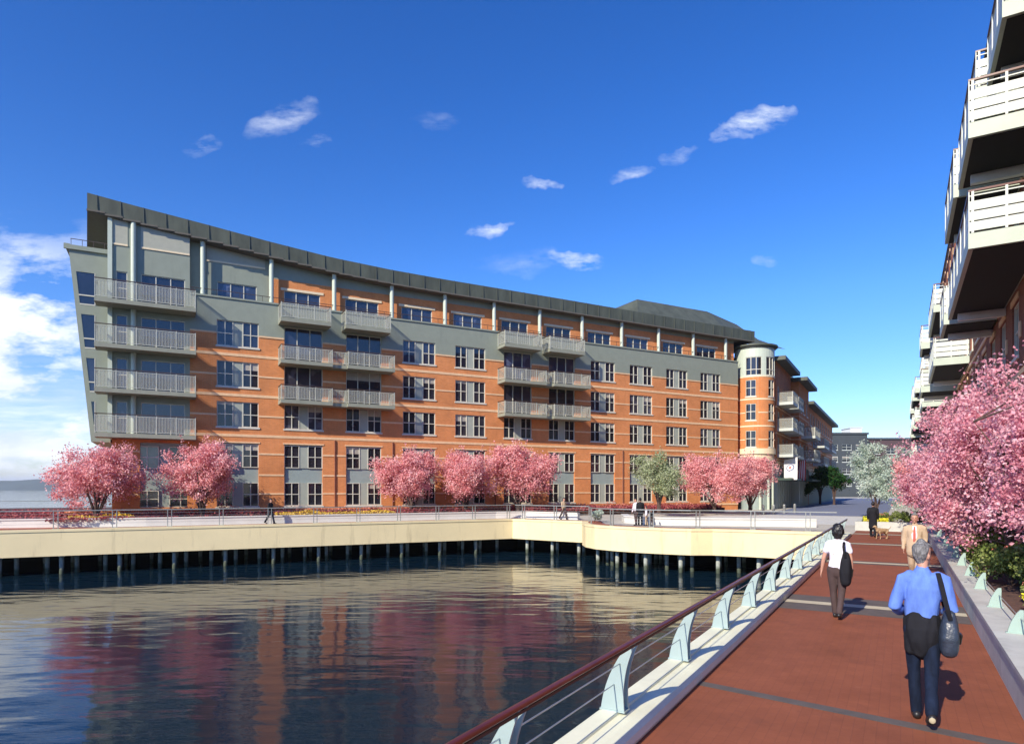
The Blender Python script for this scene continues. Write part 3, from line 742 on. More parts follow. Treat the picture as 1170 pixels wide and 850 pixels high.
# roof: swept plate with deep metal fascia
rf = MB(); sf = MB(); x0 = S(99,-.25); x1 = S(862,-.25); n_ = 60; prev = None
def rp_(s, t, z): 
    k = max(0, 1-(s-x0)/9.0); return (s - 0.10*t*k, t, z)
for i in range(n_):
    a = x0+(x1-x0)*i/n_; c = x0+(x1-x0)*(i+1)/n_; za, zc = roof_z(a), roof_z(c)
    rf.quad([rp_(a,-.25,za),rp_(c,-.25,zc),rp_(c,-.30,zc+1.2),rp_(a,-.30,za+1.2)])
    rf.quad([rp_(a,-.30,za+1.2),rp_(c,-.30,zc+1.2),rp_(c,16,zc+.9),rp_(a,16,za+.9)])
    rf.quad([rp_(a,16,za+.9),rp_(c,16,zc+.9),rp_(c,16,zc),rp_(a,16,za)])
    sf.quad([rp_(a,-.25,za),rp_(a,16,za),rp_(c,16,zc),rp_(c,-.25,zc)])
rf.quad([rp_(x0,-.25,roof_z(x0)),rp_(x0,-.30,roof_z(x0)+1.2),rp_(x0,16,roof_z(x0)+.9),rp_(x0,16,roof_z(x0))])
zc = roof_z(x1); rf.quad([rp_(x1,-.25,zc),rp_(x1,16,zc),rp_(x1,16,zc+.9),rp_(x1,-.30,zc+1.2)])
ro = rf.build('roof', M['roof'], main); sf.build('soffit', M['soffit'], ro)
sm = MB(); x = x0+.6
while x < x1-.5:
    z = roof_z(x); sm.box((x-.02,-.335,z+.02),(x+.02,-.29,z+1.2)); sm.box((x-.02,-.30,z+1.2),(x+.02,3,z+1.23)); x += 1.38
sm.build('roof_seam', M['seam'], ro)
ge = MB()
for i in range(n_):
    a = x0+(x1-x0)*i/n_; c = x0+(x1-x0)*(i+1)/n_
    ge.box((a,-.35,roof_z(a)-.02),(c,-.27,roof_z(a)+.10))
ge.build('roof_edge', M['soffit'], ro)
# leaning prow at the left end
pt = 1.0
def SL(z): k = (z-5.6)/(19.0-5.6); return S(104,pt)+(S(78,pt)-S(104,pt))*k
pw = MB()
def prow_poly(z0, z1, s1, t, mb): mb.quad([(SL(z0),t,z0),(s1,t,z0),(s1,t,z1),(SL(z1),t,z1)])
sE = S(125)-.01
zr = [5.6, 6.1, 8.4, 9.1, 11.4, 12.1, 14.4, 15.1, 17.3, 19.0]
for i, (z0, z1) in enumerate(zip(zr, zr[1:])):
    if i % 2 == 0: prow_poly(z0, z1, sE, pt, pw)
    else:
        pw.quad([(SL(z0),pt,z0),(SL(z0)+.28,pt,z0),(SL(z1)+.28,pt,z1),(SL(z1),pt,z1)])
        pw.quad([(S(109,pt),pt,z0),(sE,pt,z0),(sE,pt,z1),(S(109,pt),pt,z1)])
pw.quad([(SL(5.6),pt,5.6),(SL(19),pt,19.0),(SL(19),12,19.0),(SL(5.6),12,5.6)]); pw.quad([(SL(5.6),pt,5.6),(SL(5.6),12,5.6),(sE,12,5.6),(sE,pt,5.6)])
pw.quad([(SL(19),pt,19),(sE,pt,19),(sE,12,19),(SL(19),12,19)]); pw.box((SL(19)-.25,pt-.15,18.75),(sE,pt-.001,19.05)); pw.box((SL(19)-.25,pt-.1,19.051),(SL(19)+.1,11,19.12))
pw.quad([(SL(19),12,19),(sE,12,19),(sE,12,5.6),(SL(5.6),12,5.6)])
po = pw.build('leaning_wall', M['clad'], main)
for i in (1,3,5,7):
    z0, z1 = zr[i], zr[i+1]; a0_, a1_ = SL(z0)+.28, SL(z1)+.28; e = S(109,pt)
    g = MB(); g.quad([(a0_,pt+.05,z0),(e,pt+.05,z0),(e,pt+.05,z1),(a1_,pt+.05,z1)]); wo = g.build('window', M['glass_blue'], main)
    g = MB(); zm = z0+(z1-z0)*.28; g.box((SL(zm)+.28,pt-.01,zm-.04),(e,pt+.04,zm+.04)); g.box((a0_,pt-.02,z0-.05),(e,pt+.05,z0+.03)); g.box((e-.05,pt-.02,z0+.03),(e,pt+.05,z1)); g.build('frame', M['frame'], wo)
rr = MB(); rr.box((SL(19)+.1,pt+.2,19.55),(sE,pt+.24,19.59)); 
for k in range(5): x = SL(19)+.12+k*.65; rr.box((x,pt+.2,19.0),(x+.03,pt+.23,19.55))
rr.build('terrace_rail', M['handrail'], main)
# balconies
BD = 1.5
for z in (6.08, 9.08, 12.08, 15.1): balcony(main, S(107.5,-BD), S(224,-BD), z, BD, rail=1.28)
for (p1, p2, q1, q2) in (((321,380.5),(397.7,451.5),(321,378.7),(395,447)), ((577,625),(633.6,675),(577,619.5),(628.5,668.6))):
    balcony(main, S(q1[0],-BD), S(q1[1],-BD), 15.18, BD, rail=1.2); balcony(main, S(q2[0],-BD), S(q2[1],-BD), 15.18, BD, rail=1.2)
    for z in (12.05, 9.05):
        balcony(main, S(p1[0],-BD), S(p1[1],-BD), z, BD, rail=1.1); balcony(main, S(p2[0],-BD), S(p2[1],-BD), z, BD, rail=1.1)
        balcony(main, S(p1[1],-BD)+.005, S(p2[0],-BD)-.005, z, 1.1, rail=1.1, ends=(False,False))
# corner turret
TC = Vector((S(862, 0.3), 0.3, 0)); TR = 2.15
def cyl(off=0.0):
    def f(p):
        ang = -math.pi/2 + p[0]/TR; rr_ = TR - p[1]; return (TC.x+rr_*math.cos(ang), TC.y+rr_*math.sin(ang), p[2])
    return f
cf = cyl(); full = math.pi*TR
tw = MB(); th = []
cs = [-2.2, 0.35, 2.6]       # window centres along the arc
for z in (6.95, 9.95, 12.6):
    for c in cs: th.append((c-.55,c+.55,z,z+1.85))
wall_holes(tw, -full, full, 6.8, 14.9, th, mapf=cf, ds=0.35, depth=.15)
to = tw.build('turret', M['brick'], main)
tw = MB(); th2 = [(c-.85,c+.85,14.95,17.0) for c in (-1.9,0.35,2.6)]
wall_holes(tw, -full, full, 14.9, 18.05, th2, mapf=cf, ds=0.35, depth=.15); tw.build('turret_lantern', M['col'], to)
tw = MB()
def ring(z0, z1, r0, mb):
    poly = [(TC.x+r0*math.cos(2*math.pi*k/48), TC.y+r0*math.sin(2*math.pi*k/48)) for k in range(48)]; mb.prism(poly, z0, z1)
ring(18.05,18.22,2.3,tw); ring(18.222,18.4,2.5,tw); tw.build('turret_roof', M['roof'], to)
tw = MB(); ring(5.5,6.2,2.1,tw); ring(6.202,6.8,2.28,tw); tw.build('turret_corbel', M['trim'], to)
for z, h in ((7.75,.1),(9.22,.16),(10.75,.1),(12.22,.16),(14.75,.16)): 
    tw = MB()
    for k in range(48):
        a0_ = -full+2*full*k/48; a1_ = a0_+2*full/48; mid = (a0_+a1_)/2
        if h < .12 and any(abs(mid-c) < .68 for c in cs): continue
        tw.box((a0_,-.03,z),(a1_,.03,z+h), map=cf)
    tw.build('turret_band', M['trim'], to)
def curved_window(c, W, z, H, nx):
    fm = MB(); b_ = .07
    for i in range(nx+1):
        x = c-W/2+W*i/nx; fm.box((x-b_/2,0.03,z),(x+b_/2,.12,z+H), map=cf)
    for zz in (z, z+H*.3 if nx > 2 else z+H*.5, z+H-b_): fm.box((c-W/2,.04,zz),(c+W/2,.12,zz+b_), map=cf, sub=4)
    fm.box((c-W/2-.08,-.04,z-.12),(c+W/2+.08,.05,z-.001), map=cf, sub=4)
    g = MB()
    g.box((c-W/2,.10,z),(c+W/2,.14,z+H), map=cf, sub=5); o_ = g.build('turret_window', M['glass'], to)
    return fm, o_
for z in (6.95, 9.95, 12.6):
    for c in cs:
        fm, o_ = curved_window(c,1.1,z,1.85,2); fm.v and put('window_frame', fm.mesh('window_frame', M['frame']), to)
for c in (-1.9,0.35,2.6):
    fm, o_ = curved_window(c,1.7,14.95,2.05,3); put('window_frame', fm.mesh('window_frame', M['frame']), to)
tw = MB(); tw.tube([(TC.x,TC.y,0),(TC.x,TC.y,5.5)], 1.75, 24); tw.build('turret_base', M['spandrel'], to)
for k in range(7):
    a = R(-150+k*30); cb = MB(); cb.tube([(TC.x+1.95*math.cos(a),TC.y+1.95*math.sin(a),0),(TC.x+1.95*math.cos(a),TC.y+1.95*math.sin(a),5.5)],.15,10); cb.build('base_column', M['col'], to, True)
# upper mansard roof behind
ur = MB()
def ZZ(x, y, t): return EYE+(HY-y)*(O.y+D.y*S(x,t)+MM.y*t)/F
prof = [(S(698,8),ZZ(698,357,8)),(S(728,8),ZZ(728,342,8)),(S(808,8),ZZ(808,356,8)),(S(842,8),ZZ(842,371,8)),(S(861,8),ZZ(861,386,8))]; fr = [p_[0] for p_ in prof]
zf = [(s,z) for s,z in prof]
for (a,za),(c,zc_) in zip(zf, zf[1:]):
    ur.quad([(a,3.0,19.6),(c,3.0,19.6),(c,8,zc_),(a,8,za)]); ur.quad([(a,8,za),(c,8,zc_),(c,20,zc_),(a,20,za)]); ur.quad([(a,20,za),(c,20,zc_),(c,20,19.6),(a,20,19.6)])
uo = ur.build('mansard_roof', M['roof'], main); fixn(uo.data)

# ------------------------------------------------------------------ WING and street buildings
def street_block(name, label, p0, p1, q, top, wallm, ground=5.5, floors=(6.4,9.4,12.4), bals=(), endwall=True, depth=14, roofslope=0.0, parm='brick_far', step=3.4, jog=0.0, W=1.5):
    o_ = pq(p0, q); root = empty(name, o_, math.atan2(P.y,P.x)); tag(root, label, 'apartment building'); L = p1-p0
    hl = []; c = step/2; cen = []
    while c < L-0.8: cen.append(c); c += step
    for c in cen:
        for z in floors: hl.append((c-W/2,c+W/2,z,z+1.9))
    mb = MB(); wall_holes(mb, 0, L, ground, top, hl); mb.quad([(0,0,0),(0,0,top),(0,depth,top),(0,depth,0)]); mb.quad([(L,0,0),(L,depth,0),(L,depth,top),(L,0,top)]); mb.quad([(0,depth,0),(0,depth,top),(L,depth,top),(L,depth,0)])
    mb.build('brick_wall', wallm, root)
    for c in cen:
        for z in floors: add_window(root, 'duo', c, z, W, 1.9, M['glass'])
    sb_ = MB()
    for z in floors: sb_.box((-.03,-.04,z-.75),(L,.03,z-.6)); sb_.box((-.04,.03,z-.75),(-.002,depth,z-.6))
    sb_.box((-.06,-.1,ground-.5),(L,.05,ground)); sb_.build('stone_band', M['stone'], root)
    mb = MB(); mb.box((-.8,-1.1,top),(L+.3,depth+.5,top+.45)); mb.box((.5,1,top+.451),(L-.5,depth-1,top+1.0)); mb.build('roof', M['roof'], root)
    mb = MB(); mb.box((0.05,.5,0),(L-.05,.6,ground-.5)); mb.build('shopfront_glass', M['shop_glass'], root)
    mb = MB(); mb.box((-.06,.0,0),(-.002,depth,ground-.5)); mb.build('end_cladding', M['col'], root)
    x = 0.4; k = 0
    while x < L and k < 60:
        cb = MB(); cb.box((x-.22,-.02,0),(x+.22,.45,ground-.5)); cb.build('pilaster', M['col'], root); x += 1.5; k += 1
    mb = MB(); mb.box((0,-1.6,3.3),(L,-.02,3.55)); mb.build('canopy', M['green_metal'], root)
    for (s0,s1,z) in bals: balcony(root, s0, s1, z, 1.7, mat='offwhite', rail=1.15, slab=.35)
    return root
M['green_metal'] = simple('dark_green_metal', (0.03,0.06,0.04), 0.5)
street_block('wing_building', 'brick wing with grey balconies and pale ground floor columns, just right of the round turret', 79.2, 90.6, -12.2, 16.9, M['brick_far'],
    floors=(6.4,9.4,12.4), bals=((.6,4.6,6.3),(.6,4.6,9.3),(.6,4.6,12.3),(5.6,10.0,6.3),(5.6,10.0,9.3),(5.6,10.0,12.3)))
street_block('townhouse_block', 'narrow brick block with dark eaves between the turret wing and the far brick block', 91.2, 101.5, -11.3, 16.2, M['brick'],
    floors=(6.4,9.4,12.4), bals=((2.2,8.5,6.3),(2.2,8.5,9.3)))
street_block('brick_block', 'farther orange brick block with white balconies and a flat dark roof down the street', 106.2, 148.9, -12.1, 14.9, M['brick_far'],
    floors=(6.4,9.3,12.2), bals=((8,16,6.3),(8,16,9.2),(22,30,6.3),(22,30,9.2)), step=3.6)
# far dark block closing the street
def far_block(name, label, x0, x1, Y, top, mat, rows, cols):
    a = gp(x0,Y); b_ = gp(x1,Y); L = b_.x-a.x; root = empty(name, (a.x,Y,0)); tag(root, label, 'office block')
    hl = []; cen = [(i+.5)*L/cols for i in range(cols)]; zs = [3+ k*(top-4.0)/rows for k in range(rows)]
    for c in cen:
        for z in zs: hl.append((c-1.3,c+1.3,z,z+1.6))
    mb = MB(); wall_holes(mb,0,L,0,top,hl,depth=.3); mb.box((-.01,.4,0),(L+.01,20,top-.01)); mb.build('wall', mat, root)
    for c in cen:
        for z in zs: add_window(root,'duo',c,z,2.6,1.6,M['glass'],frame=M['railwhite'],lintel=False)
    mb = MB(); mb.box((-.3,-.3,top),(L+.3,20,top+.5)); mb.build('parapet', M['fardark'], root)
    return root
far1 = far_block('office_block', 'slate grey block with rows of white windows closing the far end of the street', 944, 991, 178, 17.2, M['fardark'], 4, 3)
far2 = far_block('maroon_block', 'dull maroon block behind the silver tree at the end of the street', 991.5, 1062, 181, 16.0, M['farred'], 4, 4)
mb = MB(); mb.box((9.2-1,3,17.7),(9.2+2.2,8,19.2)); mb.box((8.0,2.8,19.201),(11.6,8.2,19.4)); mb.build('rooftop_hut', M['white'], far1)
# street surfaces beyond the plaza
mb = MB(); mb.prism([pq(62,-11)[:2], pq(62,-1.0)[:2], pq(175,-1.0)[:2], pq(175,-11)[:2]], 0.002, 0.006); o = mb.build('road', M['road']); fixn(o.data); kind(o,'structure')
mb = MB(); mb.prism([pq(47,-14)[:2], pq(47,3)[:2], pq(61,3)[:2], pq(61,-14)[:2]], 0.002, 0.006); o = mb.build('street_path', M['path']); fixn(o.data); kind(o,'structure')

# ------------------------------------------------------------------ RIGHT BUILDING (towering over the promenade)
RB = empty('tall_apartment_building', pq(120, 3.3), math.atan2(-P.y,-P.x))
tag(RB, 'tall brown brick apartment building with stacked white balconies at the right edge', 'apartment building')
Lr = 120-10.0
def rs(p): return 120-p                 # local s of a promenade p
hl = []; cen = []; p_ = 18.0
while p_ < 116: cen.append(rs(p_)); p_ += 3.1
fl = (1.0, 3.9, 6.7, 9.75, 12.8, 15.85, 18.9)
for c in cen:
    for z in fl: hl.append((c-.75,c+.75,z,z+1.85))
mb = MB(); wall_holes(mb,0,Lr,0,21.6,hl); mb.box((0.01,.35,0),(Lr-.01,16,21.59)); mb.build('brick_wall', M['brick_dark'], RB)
for c in cen[:32]:
    for z in ((3.9,6.7,9.75) if c > 60 else (6.7,)): add_window(RB,'duo',c,z,1.5,1.85,M['glass'])
mb = MB()
for z in fl[1:]: mb.box((0,-.05,z-.75),(Lr,.02,z-.58))
for c in cen: 
    for z in fl[1:]: mb.box((c+.95,-.04,z+.5),(c+1.25,.02,z+1.0)); mb.box((c-.85,-.04,z+1.86),(c+.85,.02,z+2.05))
mb.build('stone_band', M['stone'], RB)
mb = MB(); mb.box((-.05,-.08,21.6),(Lr+.05,16.5,21.8)); mb.build('roof', M['roof'], RB)
def white_balcony(p0, p1, z, q, root=RB, slab=.42, rail=1.15):
    """p0 nearest end, z slab underside; q outer face"""
    s1 = rs(p0); s0 = rs(p1); f = q-3.3; zt = z+slab
    sb_ = MB(); sb_.box((s0,f,z),(s1,-.005,zt)); o_ = sb_.build('balcony', M['slabwhite'], root)
    mb_ = MB(); mb_.box((s0+.12,f+.12,z-.03),(s1-.12,-.06,z-.002)); mb_.build('balcony_soffit_shade', M['black'], o_)  # thin sheet that paints the underside as dark shade
    r_ = MB()
    h = 0.245
    for k in range(3):
        a = zt+.07+k*(h+.04)
        r_.box((s0+.02,f+.03,a),(s1-.02,f+.07,a+h)); r_.box((s1-.06,f+.071,a),(s1-.02,-.02,a+h)); r_.box((s0+.02,f+.071,a),(s0+.06,-.02,a+h))
    n_ = max(2, round((s1-s0)/1.4))
    for i in range(n_+1):
        x = s0+.04+(s1-s0-.08)*i/n_; r_.box((x-.035,f+.005,zt),(x+.035,f+.029,zt+rail)); 
    for i in range(3):
        y = f+.1+(abs(f)-.2)*i/2; r_.box((s1-.019,y-.03,zt),(s1+.01,y+.03,zt+rail))
    r_.box((s0+.02,f+.03,zt+rail-.13),(s1-.02,f+.06,zt+rail-.10)); r_.box((s1-.05,f+.061,zt+rail-.13),(s1-.02,-.02,zt+rail-.10))
    r_.build('railing', M['railwhite'], o_)
    h_ = MB(); h_.box((s0,f,zt+rail),(s1,f+.09,zt+rail+.05)); h_.box((s1-.09,f+.091,zt+rail),(s1,-.02,zt+rail+.05)); h_.box((s0,f+.091,zt+rail),(s0+.09,-.02,zt+rail+.05)); h_.build('handrail', M['mahogany'], o_)
    b_ = MB(); b_.box((s0+.9,f+.25,z-.30),(s0+1.1,-.01,z-.031)); b_.build('bracket', M['white'], o_)
white_balcony(21.8, 30.6, 8.95, 1.6); white_balcony(21.8, 25.4, 12.0, 1.6); white_balcony(26.0, 30.8, 12.0, 1.5); white_balcony(21.8, 25.4, 15.05, 2.35); white_balcony(26.0, 30.8, 15.05, 2.1); white_balcony(21.8, 25.4, 18.1, 2.35)
white_balcony(31.6, 34.5, 9.0, 1.5)
for z in (9.35, 12.4): white_balcony(44.1, 51.5, z, 1.6)
for z in (9.0, 12.0): white_balcony(53, 56.5, z, 1.2)
for z in (9.5, 12.5): white_balcony(67.3, 75, z, 1.6)
for z in (9.0, 12.0): white_balcony(77, 81, z, 1.25)
for z in (5.9, 8.9, 12.0): white_balcony(84, 92, z, 1.1)
for z in (5.9, 8.9, 12.0): white_balcony(98, 106, z, 1.1)

# ------------------------------------------------------------------ PROMENADE
PE = 41.5
def pqpoly(l): return [pq(a,b_)[:2] for a,b_ in l]
m, nt4, b = new_mat('red_deck')
tc = N(nt4,'ShaderNodeTexCoord'); mp = N(nt4,'ShaderNodeMapping'); mp.inputs['Rotation'].default_value = (0,0,-math.atan2(P.y,P.x)); nt4.links.new(tc.outputs['Object'], mp.inputs['Vector'])
bt = N(nt4,'ShaderNodeTexBrick', inp={'Scale':1.0,'Brick Width':0.20,'Row Height':0.10,'Mortar Size':0.004,'Bias':-0.1}); nt4.links.new(mp.outputs[0], bt.inputs['Vector'])
bt.inputs['Color1'].default_value=(0.262,0.083,0.040,1); bt.inputs['Color2'].default_value=(0.245,0.077,0.038,1); bt.inputs['Mortar'].default_value=(0.225,0.072,0.037,1)
nn = N(nt4,'ShaderNodeTexNoise', inp={'Scale':0.9,'Detail':8.0,'Roughness':0.7}); nt4.links.new(tc.outputs['Object'], nn.inputs['Vector'])
hs4 = N(nt4,'ShaderNodeHueSaturation'); mr = N(nt4,'ShaderNodeMapRange', inp={'From Min':0.3,'From Max':0.7,'To Min':0.8,'To Max':1.18}); nt4.links.new(nn.outputs['Fac'], mr.inputs['Value']); nt4.links.new(mr.outputs[0], hs4.inputs['Value'])
nt4.links.new(bt.outputs['Color'], hs4.inputs['Color']); nt4.links.new(hs4.outputs[0], b.inputs['Base Color']); b.inputs['Roughness'].default_value = 0.8; b.inputs['Specular IOR Level'].default_value = 0.25
bp = N(nt4,'ShaderNodeBump', inp={'Strength':0.25,'Distance':0.006}); bp.invert = True; nt4.links.new(bt.outputs['Fac'], bp.inputs['Height']); nt4.links.new(bp.outputs[0], b.inputs['Normal'])
M['deck'] = m
overlay(m, (0.115,0.045,0.03), 0.55, 0.80, 1.1, (1,1,1), 0.55); overlay(m, (0.36,0.15,0.09), 0.60, 0.78, 5.0, (1,1,1), 0.35)
M['band_dark'] = simple('grey_paving_band', (0.105,0.085,0.075), 0.85, var=0.2, scale=3, bump=0.2)
M['band_cream'] = simple('cream_paving_band', (0.50,0.44,0.31), 0.8, var=0.12, scale=3, bump=0.15)
def flat(name, l, z, mat): 
    mb = MB(); mb.prism(pqpoly(l), z-0.003, z); o_ = mb.build(name, mat); fixn(o_.data); return kind(o_,'structure')
flat('promenade', [(-13,-2.12),(-13,1.07),(PE-.6,1.07),(PE-.6,-2.12)], 0.004, M['deck'])
flat('paving_band', [(7.30,1.06),(7.48,1.06),(7.95,-2.11),(7.78,-2.11)], 0.009, M['band_dark'])
for p_, hw in ((14.6,.95),(23.3,.45),(31.2,.45),(38.0,.4)):
    flat('paving_band', [(p_-hw,-2.11),(p_-hw,1.06),(p_+hw,1.06),(p_+hw,-2.11)], 0.009, M['band_dark'])
    flat('paving_stripe', [(p_-.16,-2.10),(p_-.16,1.05),(p_+.16,1.05),(p_+.16,-2.10)], 0.014, M['band_cream'])
# kerb with rounded inner edge
kb = MB()
prof = [(-2.56,-0.75),(-2.56,0.16),(-2.52,0.175),(-2.36,0.175),(-2.355,0.15),(-2.20,0.15),(-2.13,0.135),(-2.09,0.10),(-2.075,0.04),(-2.09,0.0)]
n_ = 24; n0 = 0
for i in range(n_+1):
    p_ = -13+(36.6+13)*i/n_
    for q_, z in prof: kb.v.append(tuple(pq(p_,q_,z)))
k = len(prof)
for i in range(n_):
    for j in range(k-1): kb.f.append((i*k+j,(i+1)*k+j,(i+1)*k+j+1,i*k+j+1)); kb.mi.append(0)
kb.f += [tuple(range(k)), tuple(reversed(range(n_*k,(n_+1)*k)))]; kb.mi += [0,0]
o = kb.build('kerb', M['kerb']); fixn(o.data); kind(o,'structure')
mb = MB(); mb.prism(pqpoly([(-13,-2.56),(-13,-2.2),(37.0,-2.2),(37.0,-2.56)]), -1.45, -0.76); o = mb.build('quay_edge', M['cream_wall']); fixn(o.data); kind(o,'structure')
# promenade railing
pr_ = empty('promenade_railing', pq(3.8,-2.4), math.atan2(P.y,P.x)); tag(pr_, 'near railing with curved pale fins, steel cables and a dark red handrail beside the water', 'railing')
# local x along P, local y = -Q
def fin_mesh():
    mb = MB(); n_ = 12
    for side in (-0.055, 0.055):
        th_ = 0.009; ol = []
        for i in range(n_+1):
            k_ = i/n_; z = 0.70*k_; lean = -0.20*k_**2.2     # toward the deck = -y
            wd = 0.115*(1-k_)**0.8+0.025
            ol.append((lean+wd, lean-wd*0.75, z))
        for x in (side-th_, side+th_):
            pass
        n0 = len(mb.v)
        for a, c, z in ol:
            mb.v += [(side-th_,a,z),(side+th_,a,z),(side+th_,c,z),(side-th_,c,z)]
        for i in range(n_):
            q_ = n0+4*i
            for j in range(4): mb.f.append((q_+j, q_+(j+1)%4, q_+4+(j+1)%4, q_+4+j)); mb.mi.append(0)
        mb.f += [(n0,n0+1,n0+2,n0+3),(n0+4*n_+3,n0+4*n_+2,n0+4*n_+1,n0+4*n_)]; mb.mi += [0,0]
    mb.box((-.07,-.11,0),(.07,.15,.015)); mb.box((-.046,-.02,.25),(.046,.03,.28)); mb.box((-.046,-.08,.48),(.046,-.04,.51))
    return mb.mesh('post', M['steel'])
fm_ = fin_mesh(); fixn(fm_)
for i in range(-3, 15):
    put('post', fm_, pr_, (2.2*i, 0, 0.175))
p0_, p1_ = -16.0, 31.0
mb = MB(); mb.loft([((p0_,-.20,.885),.034,.022),((p1_,-.20,.885),.034,.022)], ref=(0,1,0), seg=12); mb.build('handrail', M['mahogany'], pr_, True)
mb = MB(); mb.box((p0_,-.215,.835),(p1_,-.195,.856)); mb.build('rail_bar', M['handrail'], pr_)
for y, z in ((0.0,.44),(-.06,.65)):
    mb = MB(); mb.tube([(p0_,y,z),(p1_,y,z)], .006, 6); mb.build('cable', M['cable'], pr_, True)
# right planter wall with small fins
mb = MB(); mb.prism(pqpoly([(-13,1.07),(-13,1.45),(PE,1.45),(PE,1.07)]), 0.0, 0.40)
mb.prism(pqpoly([(-13,1.05),(-13,1.47),(PE,1.47),(PE,1.05)]), 0.402, 0.45)
o = mb.build('planter_wall', M['grey_conc']); fixn(o.data); tag(o, 'low pale grey planter wall along the right side of the red promenade', 'low wall')
fr_ = empty('wall_fins', pq(6.3,1.3), math.atan2(P.y,P.x)); tag(fr_, 'row of small pale teal fins and cable on top of the right planter wall', 'low railing')
mb = MB(); n_ = 8
for i in range(n_+1):
    k_ = i/n_; z = .31*k_; wd = .075*(1-k_)**.7+.018; ln = -.06*k_**2; mb.v += [(-.02+.0*k_,ln+wd,z),(.02,ln+wd,z),(.02,ln-wd,z),(-.02,ln-wd,z)]
for i in range(n_):
    for j in range(4): mb.f.append((4*i+j,4*i+(j+1)%4,4*i+4+(j+1)%4,4*i+4+j)); mb.mi.append(0)
mb.f += [(3,2,1,0),(4*n_,4*n_+1,4*n_+2,4*n_+3)]; mb.mi += [0,0]; mb.box((-.04,-.11,0),(.04,.11,.012))
me = mb.mesh('fin', M['teal'])
for i in range(-2, 15): put('fin', me, fr_, (2.2*i,0,.451))
mb = MB(); mb.tube([(-6,-.05,.451+.2),(31,-.05,.451+.2)], .008, 6); mb.build('cable', M['cable'], fr_, True)
# soil behind
mb = MB(); mb.prism(pqpoly([(-13,1.452),(-13,3.25),(PE,3.25),(PE,1.452)]), 0.0, 0.36); o = mb.build('planting_soil', M['soil']); fixn(o.data); kind(o,'structure')
# end planter
mb = MB()
for (a,b_,c,d) in ((PE-.3,-2.2,PE,1.06),(PE+2.6,-2.2,PE+2.9,2.5),):
    mb.prism(pqpoly([(a,b_),(a,d),(c,d),(c,b_)]), 0, .5)
mb.prism(pqpoly([(PE+.002,-2.2),(PE+.002,-1.9),(PE+2.598,-1.9),(PE+2.598,-2.2)]), 0, .5)
o = mb.build('end_planter', M['grey_conc']); fixn(o.data); tag(o, 'grey planter wall closing the far end of the red promenade', 'planter')
mb = MB(); mb.prism(pqpoly([(PE+.01,-1.89),(PE+.01,3.2),(PE+2.59,3.2),(PE+2.59,-1.89)]), 0.005, .44); o = mb.build('planter_soil', M['soil']); fixn(o.data); kind(o,'structure')

# ------------------------------------------------------------------ plants
def shrub_mesh(seed, rx, rz, n, size, mat, flowers=None, fn=0):
    rnd = random.Random(seed); mb = MB(); cl_ = [(rnd.uniform(-1,1)*rx*.6, rnd.uniform(-1,1)*rx*.6, rnd.uniform(.25,.85)*rz, rnd.uniform(.3,.5)*rx) for _ in range(9)]
    for _ in range(n):
        c = rnd.choice(cl_); d = Vector((rnd.gauss(0,1),rnd.gauss(0,1),rnd.gauss(0,1))).normalized()*c[3]*rnd.uniform(.55,1.05)
        leaf(mb, Vector((c[0]+d.x,c[1]+d.y,max(.03,c[2]+d.z*.8))), size*rnd.uniform(.6,1.3), rnd)
    st = MB()
    for c in cl_: st.tube([(0,0,0),(c[0]*.5,c[1]*.5,c[2]*.6),(c[0],c[1],c[2])],[.012,.008,.004],5)
    fl_ = None
    if flowers:
        fl_ = MB()
        for _ in range(fn):
            c = rnd.choice(cl_); d = Vector((rnd.gauss(0,1),rnd.gauss(0,1),abs(rnd.gauss(0,1))+.3)).normalized()*c[3]*rnd.uniform(.95,1.12)
            for _ in range(4): leaf(fl_, Vector((c[0]+d.x+rnd.uniform(-.02,.02),c[1]+d.y+rnd.uniform(-.02,.02),c[2]+d.z*.85+rnd.uniform(-.02,.02))), size*.7, rnd)
    return mb.mesh('foliage', mat), st.mesh('stems', M['bark']), fl_.mesh('flowers', flowers) if fl_ else None
sh = [shrub_mesh(11,.55,.6,2600,.075,M['shrub'],M['salmon'],110), shrub_mesh(12,.5,.45,2200,.065,M['shrub'],M['yellow'],150), shrub_mesh(13,.6,.75,3000,.08,M['shrub']), shrub_mesh(14,.7,.8,2600,.09,M['shrub'])]
def place_shrub(kd, loc, s_, label, group, rz):
    r = empty('shrub', loc, rz); r.scale = (s_,s_,s_); tag(r, label, 'shrub', group)
    f_, st_, fl_ = sh[kd]; put('foliage', f_, r); put('stems', st_, r)
    if fl_: put('flowers', fl_, r)
order = ['nearest','second','third','fourth','fifth','sixth','seventh','eighth','ninth','tenth','eleventh','twelfth']
kinds = [1,0,2,1,0,3,2,0,1,3,0,2]; knm = ['salmon-flecked green shrub','yellow-flowered low shrub','bushy light green shrub','taller leafy green shrub']
for i in range(12):
    p_ = 8.6+i*1.35+(i%3)*.2; q_ = 1.95+.28*((i*7)%3)
    place_shrub(kinds[i], pq(p_,q_,.35), .85+.12*((i*5)%4), '%s, %s from the camera beside the promenade wall' % (knm[kinds[i]], order[i]), 'shrubs in the right planter', i*1.3)
for i in range(8):
    p_ = 9.3+i*2.0; place_shrub(2 if i%2 else 3, pq(p_,2.85,.35), 1.0, '%s behind the front row in the right planter, %s from camera' % (knm[2 if i%2 else 3], order[i]), 'back row shrubs in the right planter', i*2.1)
for i in range(6):
    place_shrub([1,0,2,2,0,2][i], pq(PE+1.0+.5*(i%2), -1.45+i*.75,.43), .85, '%s in the end planter, %s from its left end' % (knm[[1,0,2,2,0,2][i]], ['first','second','third','fourth','fifth','sixth'][i]), 'shrubs in the end planter', i)
mb = MB(); rnd = random.Random(4)
